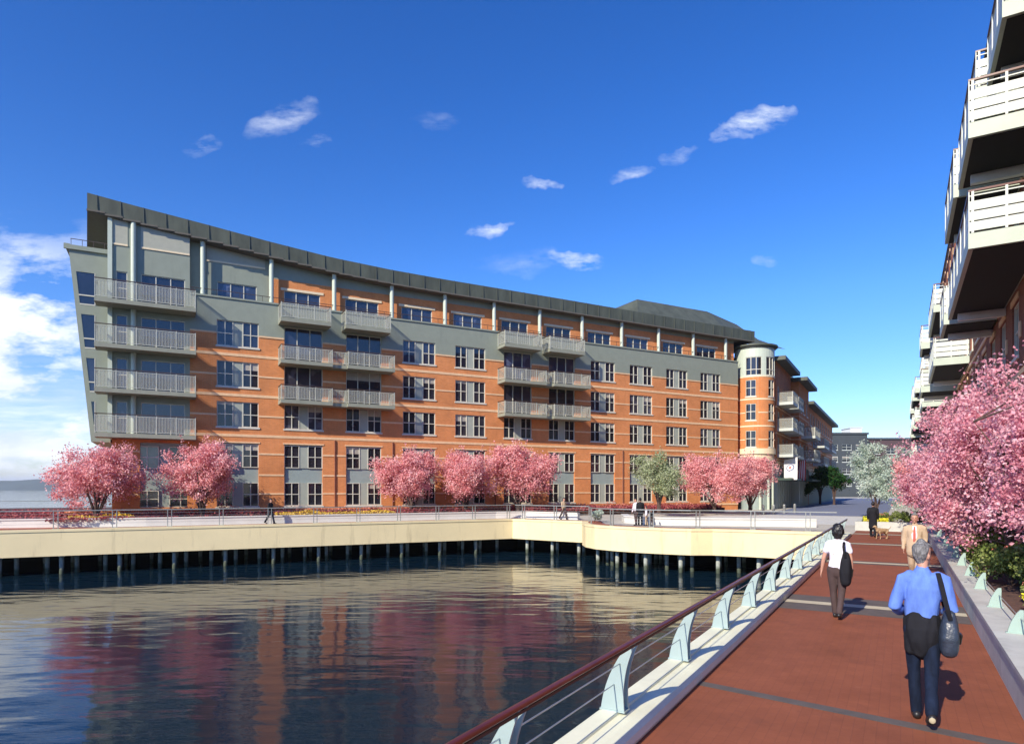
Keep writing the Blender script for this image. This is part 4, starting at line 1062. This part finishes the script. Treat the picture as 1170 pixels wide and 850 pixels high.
for _ in range(900):
    v = pq(PE+rnd.uniform(.1,.8), rnd.uniform(-1.8,-.6), .45+rnd.uniform(0,.22)); leaf(mb, v, .1, rnd)
kind(mb.build('yellow_flowers', M['yellow']), 'stuff', 'bright yellow flowers at the left corner of the end planter', 'flowers')

def tree_meshes(seed, rad, h, trunk_h, nclump, nleaf, size, leafm, clump_r, low=.12, multi=5, shape=1.0, shoots=40, tr=.11):
    """returns (trunk, crown) meshes; crown is leaf-sized faces gathered in uneven clumps on real twigs"""
    rnd = random.Random(seed); tk = MB(); cr = MB()
    limbs = []
    for i in range(multi):
        a = 2*math.pi*(i+rnd.uniform(-.3,.3))/multi; e = rnd.uniform(.45,.8)
        end = Vector((math.cos(a)*rad*e, math.sin(a)*rad*e, trunk_h+(h-trunk_h)*rnd.uniform(.45,.8)))
        b0 = Vector((math.cos(a)*.05, math.sin(a)*.05, 0)); mid = Vector((end.x*.35, end.y*.35, trunk_h+(end.z-trunk_h)*.4))
        pts_ = [b0*0.6, Vector((b0.x,b0.y,trunk_h*.55)), Vector((end.x*.12,end.y*.12,trunk_h)), mid, Vector((end.x*.7+rnd.uniform(-.1,.1)*rad,end.y*.7,mid.z+(end.z-mid.z)*.6)), end]
        tk.tube(pts_, [tr,tr*.75,tr*.6,tr*.38,tr*.17,tr*.04], 7); limbs.append(pts_)
    top = [Vector((0,0,0)),Vector((.03,0,trunk_h)),Vector((rnd.uniform(-.15,.15)*rad,.1*rad,h*.65)),Vector((.1*rad,-.05*rad,h*.93))]
    tk.tube(top, [tr*1.1,tr*.8,tr*.4,tr*.08], 7); limbs.append(top)
    lobes = [(Vector((rnd.uniform(-.55,.55)*rad, rnd.uniform(-.55,.55)*rad, trunk_h+(h-trunk_h)*rnd.uniform(.3,.72))), rnd.uniform(.32,.5)) for _ in range(9)]
    lobes.append((Vector((0,0,trunk_h+(h-trunk_h)*.5)), .62))
    cs_ = []
    while len(cs_) < nclump:
        lc, lr = rnd.choice(lobes); d = Vector((rnd.gauss(0,1),rnd.gauss(0,1),rnd.gauss(0,1))).normalized()*(rnd.random()**.42)
        p = Vector((lc.x+d.x*lr*rad, lc.y+d.y*lr*rad, lc.z+d.z*lr*(h-trunk_h)*.78*shape))
        if p.z < trunk_h*.75+low or p.z > h or math.hypot(p.x,p.y) > rad: continue
        cs_.append(p)
    allp = [q_ for l in limbs for q_ in l[2:]]
    for p in cs_:
        nb_ = min(allp, key=lambda a: (a-p).length); mid = (nb_+p)/2+Vector((rnd.uniform(-.08,.08),rnd.uniform(-.08,.08),rnd.uniform(0,.1)))*rad
        if rnd.random() < .55: tk.tube([nb_,mid,p],[tr*.16,tr*.1,tr*.04],4,cap=False)
        n_ = int(nleaf/nclump*rnd.uniform(.6,1.4)); r_ = clump_r*rnd.uniform(.6,1.25)
        for _ in range(n_):
            d = Vector((rnd.gauss(0,1),rnd.gauss(0,1),rnd.gauss(0,.8)))*r_*.5; leaf(cr, p+d, size*rnd.uniform(.6,1.3), rnd)
    for _ in range(shoots):                                # blossom-covered shoots that roughen the outline
        p = rnd.choice(cs_); out = (p-Vector((0,0,h*.35))).normalized(); L = rnd.uniform(.25,.6)*clump_r*2.4; q_ = p+out*L+Vector((0,0,L*.35))
        tk.tube([p,q_],[tr*.05,tr*.02],4,cap=False)
        for k_ in range(int(L/size*5)):
            t = rnd.random(); leaf(cr, p.lerp(q_,t)+Vector((rnd.gauss(0,1),rnd.gauss(0,1),rnd.gauss(0,1)))*size*.7*(1.2-t*.6), size*rnd.uniform(.6,1.1), rnd)
    return tk.mesh('trunk', M['bark']), cr.mesh('crown', leafm)
def place_tree(name, meshes, loc, rz, s_, label, cat, group=None, sz=None):
    r = empty(name, loc, rz); r.scale = (s_,s_,sz or s_); tag(r, label, cat, group)
    put('trunk', meshes[0], r); put('crown', meshes[1], r); return r
cA = tree_meshes(21, 3.0, 4.3, .62, 220, 30000, .115, M['pink'], .50, shoots=70, tr=.12)
cB = tree_meshes(22, 2.55, 4.3, .62, 200, 26000, .115, M['pink'], .48, shoots=70, tr=.12)
sG_ = tree_meshes(23, 2.5, 4.6, 1.1, 120, 12000, .12, M['sage'], .42, shoots=60)
sS = tree_meshes(24, 2.2, 5.3, 1.0, 130, 12500, .125, M['silver'], .42, shoots=110, shape=1.1, tr=.07)
gT = tree_meshes(25, 2.2, 4.3, 1.6, 90, 6500, .2, M['green'], .5, shoots=10)
quay_trees = [
 ('A',110,41.3,0.3,1.12,'wide dusky pink cherry tree farthest left on the quay'),
 ('B',231,44.2,1.0,1.18,'coral pink cherry tree second from the left before the tall grey bay'),
 ('B',470,52.0,2.4,1.16,'pink cherry tree, leftmost of the three close together at mid quay'),
 ('B',532,53.5,4.0,1.16,'pink cherry tree, middle of the three close together at mid quay'),
 ('B',592,55.0,5.2,1.30,'pink cherry tree, rightmost of the three close together at mid quay'),
 ('A',816,57.5,2.9,1.22,'large pink cherry tree right of the pale green tree'),
 ('B',857,60.0,1.9,1.15,'smaller pink cherry tree in front of the round turret'),
]
for k_, x, Y, rz, s_, lab in quay_trees:
    place_tree('cherry_tree', cA if k_=='A' else cB, gp(x,Y,.35), rz, s_, lab, 'cherry tree', 'cherry trees along the quay')
place_tree('pale_tree', sG_, gp(753,54.0,.35), .6, 1.2, 'pale sage green tree between the quay cherry trees', 'tree')
place_tree('silver_tree', sS, gp(1001,50,.1), .2, 1.06, 'silver white blossom tree at the end of the promenade', 'tree')
for x, Y, lab in ((937,97,'round dark green street tree, left of the two on the far street'),(953,93,'round dark green street tree, right of the two on the far street')):
    place_tree('street_tree', gT, gp(x,Y,0), x, 1.25, lab, 'street tree', 'dark green street trees')
place_tree('street_tree', gT, gp(917,90,0), 2, .7, 'small dark green street tree below the flags', 'street tree', 'dark green street trees')
nA = tree_meshes(31, 2.3, 4.5, .6, 340, 72000, .07, M['pink_near'], .38, shoots=120, low=-.15, tr=.13)
nB = tree_meshes(32, 2.05, 4.5, .7, 260, 46000, .078, M['pink_near'], .38, shoots=90, low=-.1, tr=.12)
place_tree('cherry_tree', nA, pq(14.6,2.75,.3), .5, 1.0, 'deep pink cherry tree at the right edge, nearest the camera', 'cherry tree', 'cherry trees in the right planter')
place_tree('cherry_tree', nB, pq(19.0,2.3,.3), 2.2, 1.03, 'pink cherry tree second from the camera in the right planter', 'cherry tree', 'cherry trees in the right planter')
place_tree('cherry_tree', nB, pq(24.4,2.1,.3), 3.9, 1.0, 'pink cherry tree third from the camera in the right planter', 'cherry tree', 'cherry trees in the right planter')
place_tree('cherry_tree', nB, pq(31.0,2.0,.3), 5.0, 1.02, 'pink cherry tree fourth from the camera in the right planter', 'cherry tree', 'cherry trees in the right planter')
place_tree('cherry_tree', cB, pq(39.5,1.9,.3), 1.0, .95, 'pink cherry tree farthest along the right planter beside the silver tree', 'cherry tree', 'cherry trees in the right planter')
# white flowering shrub by the bulge
me3 = shrub_mesh(15,.6,.9,1500,.11,M['silver']); r = empty('shrub', gp(679,45.2,0)); tag(r, 'small white flowering shrub at the start of the quay bulge', 'shrub'); put('foliage', me3[0], r); put('stems', me3[1], r)

# ------------------------------------------------------------------ people
def remesh(mb, name, mat, parent, voxel, smooth=4, wrinkle=0.0, wseed=0, wscale=(6,6,2.5)):
    me = mb.mesh('tmp', mat); o_ = bpy.data.objects.new('tmp', me); COL.objects.link(o_)
    md = o_.modifiers.new('r','REMESH'); md.mode = 'VOXEL'; md.voxel_size = voxel
    if smooth: ms = o_.modifiers.new('s','SMOOTH'); ms.factor = .5; ms.iterations = smooth
    dg = bpy.context.evaluated_depsgraph_get(); nm = bpy.data.meshes.new_from_object(o_.evaluated_get(dg))
    bpy.data.objects.remove(o_); nm.name = name
    if wrinkle:
        off = Vector((wseed*3.1,wseed,0))
        nrm = [v.normal.copy() for v in nm.vertices]
        for v, n_ in zip(nm.vertices, nrm):
            c = Vector((v.co.x*wscale[0],v.co.y*wscale[1],v.co.z*wscale[2]))+off
            k_ = noise.noise(c)+.6*noise.noise(c*2.3+Vector((5,1,2)))
            v.co += n_*wrinkle*k_
    nm.polygons.foreach_set('use_smooth', [True]*len(nm.polygons)); nm.materials.clear(); nm.materials.append(mat)
    return put(name, nm, parent)
def person(loc, heading, H, label, leg=((22,8),(-16,28)), arms=None, top='tee', top_len=1.0, sleeve='short', bottom='brown', hair='hair_black', hairlen=0.0, head_turn=0.0, vox=.011, fem=False, coat=None, shoe='shoe', tie=None, jacket=None, bulk=1.0, flare=1.0, shoe_pale=False, hem=0.0):
    """faces local +Y; H total height"""
    r = empty('person', loc, heading); k0 = H/1.78; r.scale = (k0,k0,k0); tag(r, label, 'person')
    sk = MB(); cl_ = MB(); tr_ = MB(); shoes = []
    sw = .165 if fem else .185; kx = (.075,.05) if len(arms or ())==2 else (.09,.09)
    # legs
    foot_z = []; legs = []
    for side, (a, kb_) in zip((-1,1), leg):
        hip = Vector((side*.09,0,.92)); d1 = Vector((0,math.sin(R(a)),-math.cos(R(a)))); knee = hip+d1*.43; knee.x = side*kx[0]
        a2 = a-kb_; d2 = Vector((0,math.sin(R(a2)),-math.cos(R(a2)))); ank = knee+d2*.42; ank.x = side*kx[1]; legs.append([hip,knee,ank,a2])
    drop = min(l[2].z for l in legs)-.075
    for l in legs:
        for i in range(3): l[i] = l[i]-Vector((0,0,drop))
    dz = -drop
    for side, (hip,knee,ank,a2) in zip((-1,1), legs):
        sk.loft([(hip,.075,.08),(hip.lerp(knee,.5),.068,.07),(knee,.048,.052),(knee.lerp(ank,.35),.048,.054),(ank,.033,.036)])
        tilt = max(0,-a2-6)*.8; fd = Vector((0,math.cos(R(tilt)),-math.sin(R(tilt)))); heel = ank+Vector((0,-.045,-.03)); toe = ank+fd*.17+Vector((0,0,-.045))
        sk.loft([(heel+Vector((0,.01,.0)),.03,.03),(ank+fd*.08+Vector((0,0,-.03)),.035,.03),(toe,.035,.02)])
        f_ = flare
        tr_.loft([(hip+Vector((side*.005,0,.0)),.098*bulk,.108*bulk),(hip.lerp(knee,.5),.088*bulk,.092*bulk),(knee,.07*bulk*f_,.074*bulk*f_),(knee.lerp(ank,.5),.066*bulk*f_,.07*bulk*f_),(ank+Vector((0,0,hem)),.064*bulk*f_,.07*bulk*f_)], seg=16)
        sb_ = MB(); sb_.loft([(heel+Vector((0,-.005,-.002)),.04,.042),(ank+fd*.06+Vector((0,0,-.032)),.046,.044),(ank+fd*.12+Vector((0,0,-.045)),.048,.034),(toe+fd*.02,.04,.026)], seg=16); shoes.append(sb_)
    # torso skin
    sk.loft([((0,0,.90+dz),.14,.10),((0,0,1.05+dz),.125,.09),((0,.0,1.22+dz),.14,.10),((0,-.005,1.36+dz),.145,.095),((0,-.01,1.42+dz),.10,.065)], e=2.3)
    sk.loft([((0,-.012,1.42+dz),.06,.06),((0,0,1.50+dz),.052,.055),((0,.012,1.57+dz),.052,.058)])
    hc = Vector((0,.02,1.665+dz)); ht = head_turn
    def hr(v): v = Vector(v); c, s_ = math.cos(ht), math.sin(ht); return hc+Vector((v.x*c-v.y*s_, v.x*s_+v.y*c, v.z))
    def hloft(mb, l, **kw): 
        ref = Vector((math.cos(ht), math.sin(ht), 0)); mb.loft([(hr(c),a,b_) for c,a,b_ in l], ref=ref, **kw)
    hloft(sk, [((0,.03,-.105),.035,.035),((0,.02,-.075),.055,.065),((0,.005,-.02),.068,.085),((0,-.005,.03),.074,.093),((0,-.008,.07),.066,.082),((0,-.01,.098),.035,.045)], seg=20)
    for p_, rr_ in (((0,.10,-.015),.012),((0,.107,-.03),.014),((0,.092,-.062),.016),((-.077,-.005,-.015),.015),((.077,-.005,-.015),.015),((-.078,-.005,-.035),.011),((.078,-.005,-.035),.011),((0,.088,-.1),.018)):
        c = hr(p_); sk.ball(c, rr_, rr_, rr_*1.5, 10)
    # arms
    arms = arms or ((Vector((-.12,-.12,-1)),Vector((-.05,.25,-1))),(Vector((.12,.15,-1)),Vector((.05,.35,-1))))
    for side, (d1, d2) in zip((-1,1), arms):
        d1 = Vector(d1).normalized(); d2 = Vector(d2).normalized(); shd_ = Vector((side*sw,-.01,1.41+dz)); elb = shd_+d1*.29; wr = elb+d2*.25
        sk.loft([(shd_-Vector((side*.05,0,.015)),.040,.045),(shd_,.042,.045),(shd_.lerp(elb,.5),.043,.043),(elb,.034,.036),(elb.lerp(wr,.35),.036,.036),(wr,.022,.026)], ref=(0,1,0))
        # hand: palm, four fingers, thumb
        ax = d2; inn = Vector((-side,0,0)); inn = (inn-ax*inn.dot(ax)).normalized(); fw = ax.cross(inn).normalized()
        if fw.y < 0: fw = -fw
        pc = wr+ax*.05; sk.loft([(wr,.026,.02),(wr+ax*.03,.036,.018),(wr+ax*.085,.042,.016)], ref=fw)
        for j, fl_ in enumerate((.062,.072,.068,.052)):
            b0 = wr+ax*.085+fw*(.031-.021*j); m1 = b0+ax*fl_*.5+inn*.006; m2 = b0+ax*fl_*.92+inn*.026
            sk.tube([b0-ax*.02,b0,m1,m2],[.009,.0095,.009,.007],8)
        t0 = wr+ax*.03+fw*.03; sk.tube([t0-fw*.012,t0+ax*.02+fw*.02,t0+ax*.05+fw*.028+inn*.01],[.012,.011,.008],8)
        if sleeve == 'short': cl_.loft([(shd_-Vector((side*.06,0,-.01)),.06,.07),(shd_,.062,.066),(shd_+d1*.14,.058,.06)], ref=(0,1,0))
        elif sleeve == 'long': cl_.loft([(shd_-Vector((side*.06,0,-.01)),.07,.078),(shd_,.072,.075),(shd_.lerp(elb,.55),.068,.07),(elb,.058,.06),(elb.lerp(wr,.5),.05,.052),(wr-d2*.01,.037,.04)], ref=(0,1,0))
    body = remesh(sk, 'body', M['skin'], r, vox, smooth=2)
    b_ = bulk
    zt = .0
    # top garment
    zb = 1.0+dz if top_len == 1.0 else top_len+dz
    if fem: rings = [((0,0,zb),.166,.130),((0,0,1.10+dz),.142,.112),((0,.005,1.22+dz),.15,.118),((0,.0,1.33+dz),.162,.118),((0,-.01,1.405+dz),.15,.095),((0,-.012,1.45+dz),.085,.07)]
    else: rings = [((0,0,zb),.165*b_,.125*b_),((0,0,1.10+dz),.168*b_,.125*b_),((0,-.005,1.22+dz),.18*b_,.128*b_),((0,-.01,1.33+dz),.19*b_,.128*b_),((0,-.012,1.41+dz),.17*b_,.10*b_),((0,-.012,1.465+dz),.085,.075)]
    cl_.loft(rings, e=2.35, seg=26)
    if sleeve == 'long': cl_.loft([((0,-.008,1.46+dz),.064,.066),((0,.002,1.51+dz),.058,.062)])
    g_ = remesh(cl_, {'shirt_blue':'shirt','tee':'tee_shirt','tan':'suit_jacket'}.get(top,'coat'), M[top], r, vox, smooth=3, wrinkle=.021 if vox < .02 else 0, wseed=len(label))
    tr_.loft([((0,0,.86+dz),.155*b_,.118*b_),((0,0,.95+dz),.158*b_,.12*b_),((0,0,zb+.01),.15*b_,.113*b_)], e=2.3, seg=24)
    remesh(tr_, 'trousers', M[bottom], r, vox, smooth=3, wrinkle=.008 if vox < .02 else 0, wseed=len(label)+2)
    for i, sb_ in enumerate(shoes):
        o_ = remesh(sb_, 'shoe', M[shoe], r, min(vox,.01), smooth=2)
    if shoe_pale:
        hip,knee,ank,a2 = legs[0] if legs[0][3] < legs[1][3] else legs[1]
        mb_ = MB(); mb_.ball(ank+Vector((0,-.08,-.045)), .03,.012,.03); mb_.build('shoe_heel', M['sole'], r, True)
    if coat:
        zc0, fl_ = coat; mb_ = MB()
        mb_.loft([((0,0,zc0+dz),.20*fl_,.16*fl_),((0,0,.85+dz),.185,.15),((0,0,1.05+dz),.178,.14),((0,0,1.15+dz),.17,.13)], e=2.3, seg=26)
        remesh(mb_, 'coat_skirt', M[top], r, vox, smooth=3, wrinkle=.014, wseed=9)
    if jacket:
        mb_ = MB(); mb_.loft([((0,0,.74+dz),.150,.125),((0,-.01,.82+dz),.170,.14),((0,-.01,.92+dz),.178,.148),((0,0,1.005+dz),.170,.138)], e=2.2, seg=30)
        mb_.loft([((-.12,-.04,.70+dz),.05,.035),((-.125,-.03,.84+dz),.06,.05)]); mb_.loft([((.13,-.03,.73+dz),.045,.04),((.13,-.03,.9+dz),.055,.06)])
        remesh(mb_, 'tied_jacket', M['cloth_black'], r, vox, smooth=2, wrinkle=.02, wseed=5, wscale=(11,11,2.5))
        mb_ = MB(); mb_.loft([((0,0,1.015+dz),.166*b_,.127*b_),((0,0,1.045+dz),.166*b_,.127*b_)], e=2.35, seg=28, caps=False); mb_.build('belt', M['shoe'], r, True)
    if tie:
        mb_ = MB(); mb_.loft([((0,.135,1.05+dz),.028,.008),((0,.14,1.25+dz),.03,.008),((0,.10,1.44+dz),.018,.008)]); 
        mb2 = MB(); mb2.loft([((0,.118,1.03+dz),.055,.012),((0,.125,1.25+dz),.062,.012),((0,.09,1.45+dz),.045,.012)]); mb2.build('shirt_front', M['tee'], r, True); mb_.build('tie', M['tie'], r, True)
    # hair
    hb_ = MB()
    hloft(hb_, [((0,-.03,-.06),.055,.05),((0,-.035,-.02),.076,.068),((0,-.03,.03),.082,.08),((0,-.018,.075),.076,.088),((0,-.012,.105),.045,.055)], seg=20)
    hb_.ball(hr((0,.045,.085)), .058,.045,.03)
    if hairlen: hloft(hb_, [((0,-.045,-.04-hairlen),.085,.06),((0,-.045,-.05),.108,.082),((0,-.03,.01),.108,.098),((0,-.02,.06),.09,.09)], seg=20)
    remesh(hb_, 'hair', M[hair], r, min(vox,.009), smooth=2, wrinkle=.014 if hairlen else .009, wseed=3, wscale=(26,26,9) if hairlen else (30,30,18))
    eb = MB()
    for s_ in (-1,1): eb.ball(hr((s_*.028,.083,.0)), .011,.008,.007,8)
    eb.build('eyes', M['hair_black'], r, True)
    mb_ = MB(); mb_.ball(hr((0,.097,-.06)), .022,.006,.006,8); mb_.build('mouth', M['tie'], r, True)
    r['dz'] = dz
    return r, dz
HP = math.atan2(P.y,P.x)-math.pi/2        # walking away along the promenade
man_at = pq(7.75,.19,.006)
man, mdz = person(man_at, HP+.05, 1.80, 'grey-haired man in a blue shirt walking away with a shoulder bag, nearest the camera',
   leg=((8,4),(-12,30)), arms=((Vector((-.30,-.22,-1)),Vector((.35,.9,-.35))),(Vector((.30,-.18,-1)),Vector((-.30,.9,-.25)))), top='shirt_blue', sleeve='long', bottom='denim', hair='hair_grey', head_turn=-.75, vox=.0105, jacket=True, bulk=.94, shoe_pale=True, flare=.95)
def shoulder_bag(owner, dz, side, H, strap_top, bag_c, size, label, mat='leather'):
    k0 = H/1.78; mw = Matrix.Translation(owner.location) @ Matrix.Rotation(owner.rotation_euler.z,4,'Z') @ Matrix.Scale(k0,4)
    b_ = empty('shoulder_bag', mw @ Vector((bag_c[0],bag_c[1],bag_c[2]+dz)), owner.rotation_euler.z); tag(b_, label, 'bag')
    sx, sy, sz_ = size; mb_ = MB()
    mb_.loft([((0,0,-sz_),sx*.95,sy),((0,.0,-sz_*.3),sx*1.05,sy*1.1),((0,0,sz_*.6),sx*.8,sy*.85),((0,0,sz_),sx*.6,sy*.5)], e=3.2, seg=24)
    remesh(mb_, 'bag_body', M[mat], b_, .011, smooth=3, wrinkle=.012, wseed=4)
    mb_ = MB(); mb_.loft([((sx*.98,0,-sz_*.55),sy*.6,.014),((sx*1.12,0,-sz_*.1),sy*.62,.014)], ref=(0,1,0)); mb_.build('side_pocket', M['shoe'], b_, True)
    st = Vector((strap_top[0]-bag_c[0], strap_top[1]-bag_c[1], strap_top[2]-bag_c[2]))*k0
    mb_ = MB()
    for y, yy in ((-sy*.8,-.125),(sy*.8,.125)):
        mb_.loft([((0,y,sz_*.8),.02,.005),((st.x*.45,yy*k0*1.12,st.z*.45+sz_*.3),.022,.005),((st.x*.85,yy*k0*1.05,st.z*.86),.022,.005),((st.x,0,st.z+.012),.022,.005)], ref=(1,0,0), seg=8)
    mb_.build('strap', M['cloth_black'], b_, True)
man.scale = (man.scale[0]*.93, man.scale[1]*.95, man.scale[2])
shoulder_bag(man, mdz, 1, 1.80, (.125,-.01,1.475), (.215,-.06,.92), (.085,.15,.17), 'dark blue black leather bag at the hip of the man in blue')
wo_at = pq(13.15,-.98,.006)
wom, wdz = person(wo_at, HP-.02, 1.68, 'dark-haired woman in a white tee shirt and brown trousers walking away', leg=((5,3),(-9,20)),
   arms=((Vector((-.28,-.1,-1)),Vector((-.16,.15,-1))),(Vector((.22,-.05,-1)),Vector((.05,.25,-1)))), top='tee', sleeve='short', bottom='brown', hair='hair_black', hairlen=.07, vox=.011, fem=True, top_len=.985, flare=.90, head_turn=.1, hem=.015)
shoulder_bag(wom, wdz, 1, 1.68, (.115,-.01,1.45), (.15,-.10,.97), (.095,.13,.24), 'slouchy black bag hanging at the right side of the woman in white', 'cloth_black')
person(pq(19.0,.30,.006), HP+math.pi-.05, 1.74, 'man in a tan suit and red tie walking towards the camera', leg=((14,5),(-12,22)), arms=((Vector((-.15,-.1,-1)),Vector((-.03,.25,-1))),(Vector((.15,.0,-1)),Vector((.03,.2,-1)))),
   top='tan', sleeve='long', bottom='tan', hair='hair_grey', tie=True, vox=.013, coat=(.80,.95))
person(pq(36.0,-1.15,.006), HP, 1.70, 'person in a long black coat at the far end of the promenade', leg=((10,4),(-12,16)), top='cloth_black', sleeve='long', bottom='cloth_black', coat=(.50,1.0), vox=.016)
far_people = [
 (309,42.9,HP-1.4,1.68,'person in dark clothes striding right along the left quay','cloth_black','denim'),
 (726.5,41.2,HP+2.6,1.70,'person in a white top standing on the bulge of the quay','tee','brown'),
 (731.5,41.0,HP+.4,1.74,'person in black standing beside the one in white on the quay bulge','cloth_black','cloth_black'),
 (744.5,40.6,HP+1.2,1.02,'small child in dark clothes right of the couple on the quay bulge','cloth_black','brown'),
 (738.5,40.9,HP+1.8,1.2,'child in a pale top beside the couple on the quay bulge','tee','tan'),
 (644,49.0,HP-1.9,1.66,'person in tan walking behind the quay before the building','tan','brown')]
for x, Y, hd, H, lab, t_, bt_ in far_people:
    person(gp(x,Y,.012), hd, H, lab, leg=((20,6),(-18,20)) if H > 1.5 and x < 700 else ((4,2),(-4,6)), top=t_, sleeve='long', bottom=bt_, vox=.022)

# dog
def dog(loc, heading, label):
    r = empty('dog', loc, heading); r.scale = (.85,.85,.85); tag(r, label, 'dog'); b_ = MB()
    b_.loft([((0,-.30,.47),.09,.10),((0,-.15,.47),.105,.12),((0,.08,.46),.11,.14),((0,.26,.47),.11,.15),((0,.34,.50),.09,.12)], ref=(1,0,0))
    b_.loft([((0,.32,.52),.075,.09),((0,.44,.62),.06,.07),((0,.50,.68),.055,.06)], ref=(1,0,0)); b_.ball((0,.53,.70),.065,.075,.06)
    b_.loft([((0,.56,.685),.04,.04),((0,.66,.665),.028,.027)], ref=(1,0,0))
    for s_ in (-1,1):
        b_.loft([((s_*.055,.50,.75),.022,.010),((s_*.075,.49,.70),.026,.010),((s_*.08,.49,.65),.015,.008)], ref=(0,1,0))
        o1 = .06*s_
        b_.loft([((s_*.075,.27,.42),.05,.06),((s_*.075,.27+o1*.4,.28),.032,.035),((s_*.075,.27+o1,.15),.022,.024),((s_*.075,.27+o1,.05),.02,.022)]); b_.ball((s_*.075,.29+o1,.028),.03,.045,.025)
        b_.loft([((s_*.075,-.26,.43),.055,.085),((s_*.08,-.20-o1*.4,.31),.04,.055),((s_*.08,-.33-o1,.19),.022,.026),((s_*.08,-.30-o1,.05),.02,.022)]); b_.ball((s_*.08,-.28-o1,.028),.03,.045,.025)
    b_.tube([(0,-.36,.52),(0,-.46,.55),(0,-.56,.64),(0,-.60,.72)],[.03,.024,.018,.01],8)
    remesh(b_, 'body', M['fur'], r, .013, smooth=3, wrinkle=.006, wseed=2, wscale=(14,14,14))
    n_ = MB(); n_.ball((0,.685,.672),.014,.012,.012,8); n_.build('nose', M['shoe'], r, True)
dog(pq(34.6,-.72,.006), HP+2.4, 'tan dog standing beside the person in black at the far end of the promenade')

# ------------------------------------------------------------------ flags on the wing
def flag(p_, kd, label):
    # hangs from a short pole sticking out of the wing front, cloth facing back along the street
    base = pq(p_, -12.2, 5.55); root = empty('flag', base, math.atan2(P.y,P.x)); tag(root, label, 'flag')
    mb_ = MB(); mb_.tube([(0,-.05,0),(0,-2.3,.5)], .035, 8); mb_.build('pole', M['galv'], root, True)
    W_, H_ = 1.45, 2.35; nx, nz_ = 13, 13; mb_ = MB()
    def pt_(i, j):
        u = i/nx; v = j/nz_; y = -.55-W_*u; x = .12*math.sin(u*7+v*3)*v; zt_ = -y/2.25*.5-.02
        return (x, y+.15*v*math.sin(u*3), zt_-H_*v-.25*u*v)
    for i in range(nx):
        for j in range(nz_):
            if kd == 'us': mb_.m = 1 if (i < 6 and j < 6) else (2 if i % 2 == 0 else 0)
            else:
                u = (i+.5)/nx-.5; v = (j+.5)/nz_-.45; d_ = math.hypot(u*1.0, v*1.7); mb_.m = 0
            mb_.quad([pt_(i,j),pt_(i+1,j),pt_(i+1,j+1),pt_(i,j+1)])
    mb_.build('cloth', [M['flagwhite'],M['flagblue'],M['flagred']], root)
    if kd != 'us':
        mb_ = MB(); em = MB()
        def q3(u, v, off):
            y = -.55-W_*u; x = .12*math.sin(u*7+v*3)*v; zt_ = -y/2.25*.5-.02; return Vector((x+off, y+.15*v*math.sin(u*3), zt_-H_*v-.25*u*v))
        for off in (-.012,.012):
            n_ = 24
            for k_ in range(n_):
                a0_, a1_ = 2*math.pi*k_/n_, 2*math.pi*(k_+1)/n_
                pts_ = [q3(.5+r_*math.cos(a), .42+r_*.53*math.sin(a), off) for r_, a in ((.24,a0_),(.30,a0_),(.30,a1_),(.24,a1_))]; mb_.quad(pts_)
            em.quad([q3(.42,.38,off),q3(.58,.38,off),q3(.58,.44,off),q3(.42,.44,off)]); em.quad([q3(.44,.44,off),q3(.56,.44,off),q3(.5,.50,off)])
        mb_.build('emblem_ring', M['flagblue'], root); em.build('emblem_shield', M['flagred'], root)
    return root
flag(81.0, 'white', 'white flag with a round emblem hanging on the brick wing')
flag(88.7, 'us', 'striped red, white and blue flag beside the white one')
# small bollards / planters before the wing
mb = MB(); mb.tube([(0,0,0),(0,0,.75)],.12,12); mb.ball((0,0,.78),.13,.13,.1); bm_ = mb.mesh('bollard', M['galv'])
for i, x in enumerate((872,884,896,908)):
    tag(put('bollard', bm_, None, gp(x,58+i*1.5,0.002)), 'short grey bollard on the plaza before the pale columns', 'bollard', 'bollards on the plaza')
print('objects', len(bpy.data.objects))

hz = MB(); hz.box((-6900,-2900,WZ-2.0),(6900,8900,120)); ho = hz.build('haze', None); ho.data.materials.clear()
hm = bpy.data.materials.new('haze'); hm.use_nodes = True; ht_ = hm.node_tree; ht_.nodes.remove(ht_.nodes['Principled BSDF'])
pv = ht_.nodes.new('ShaderNodeVolumePrincipled'); pv.inputs['Color'].default_value = (0.86,0.90,0.95,1); pv.inputs['Density'].default_value = 0.00013; pv.inputs['Anisotropy'].default_value = 0.2
ht_.links.new(pv.outputs[0], ht_.nodes['Material Output'].inputs['Volume']); ho.data.materials.append(hm); kind(ho, 'stuff', 'thin pale haze over the harbour', 'haze')
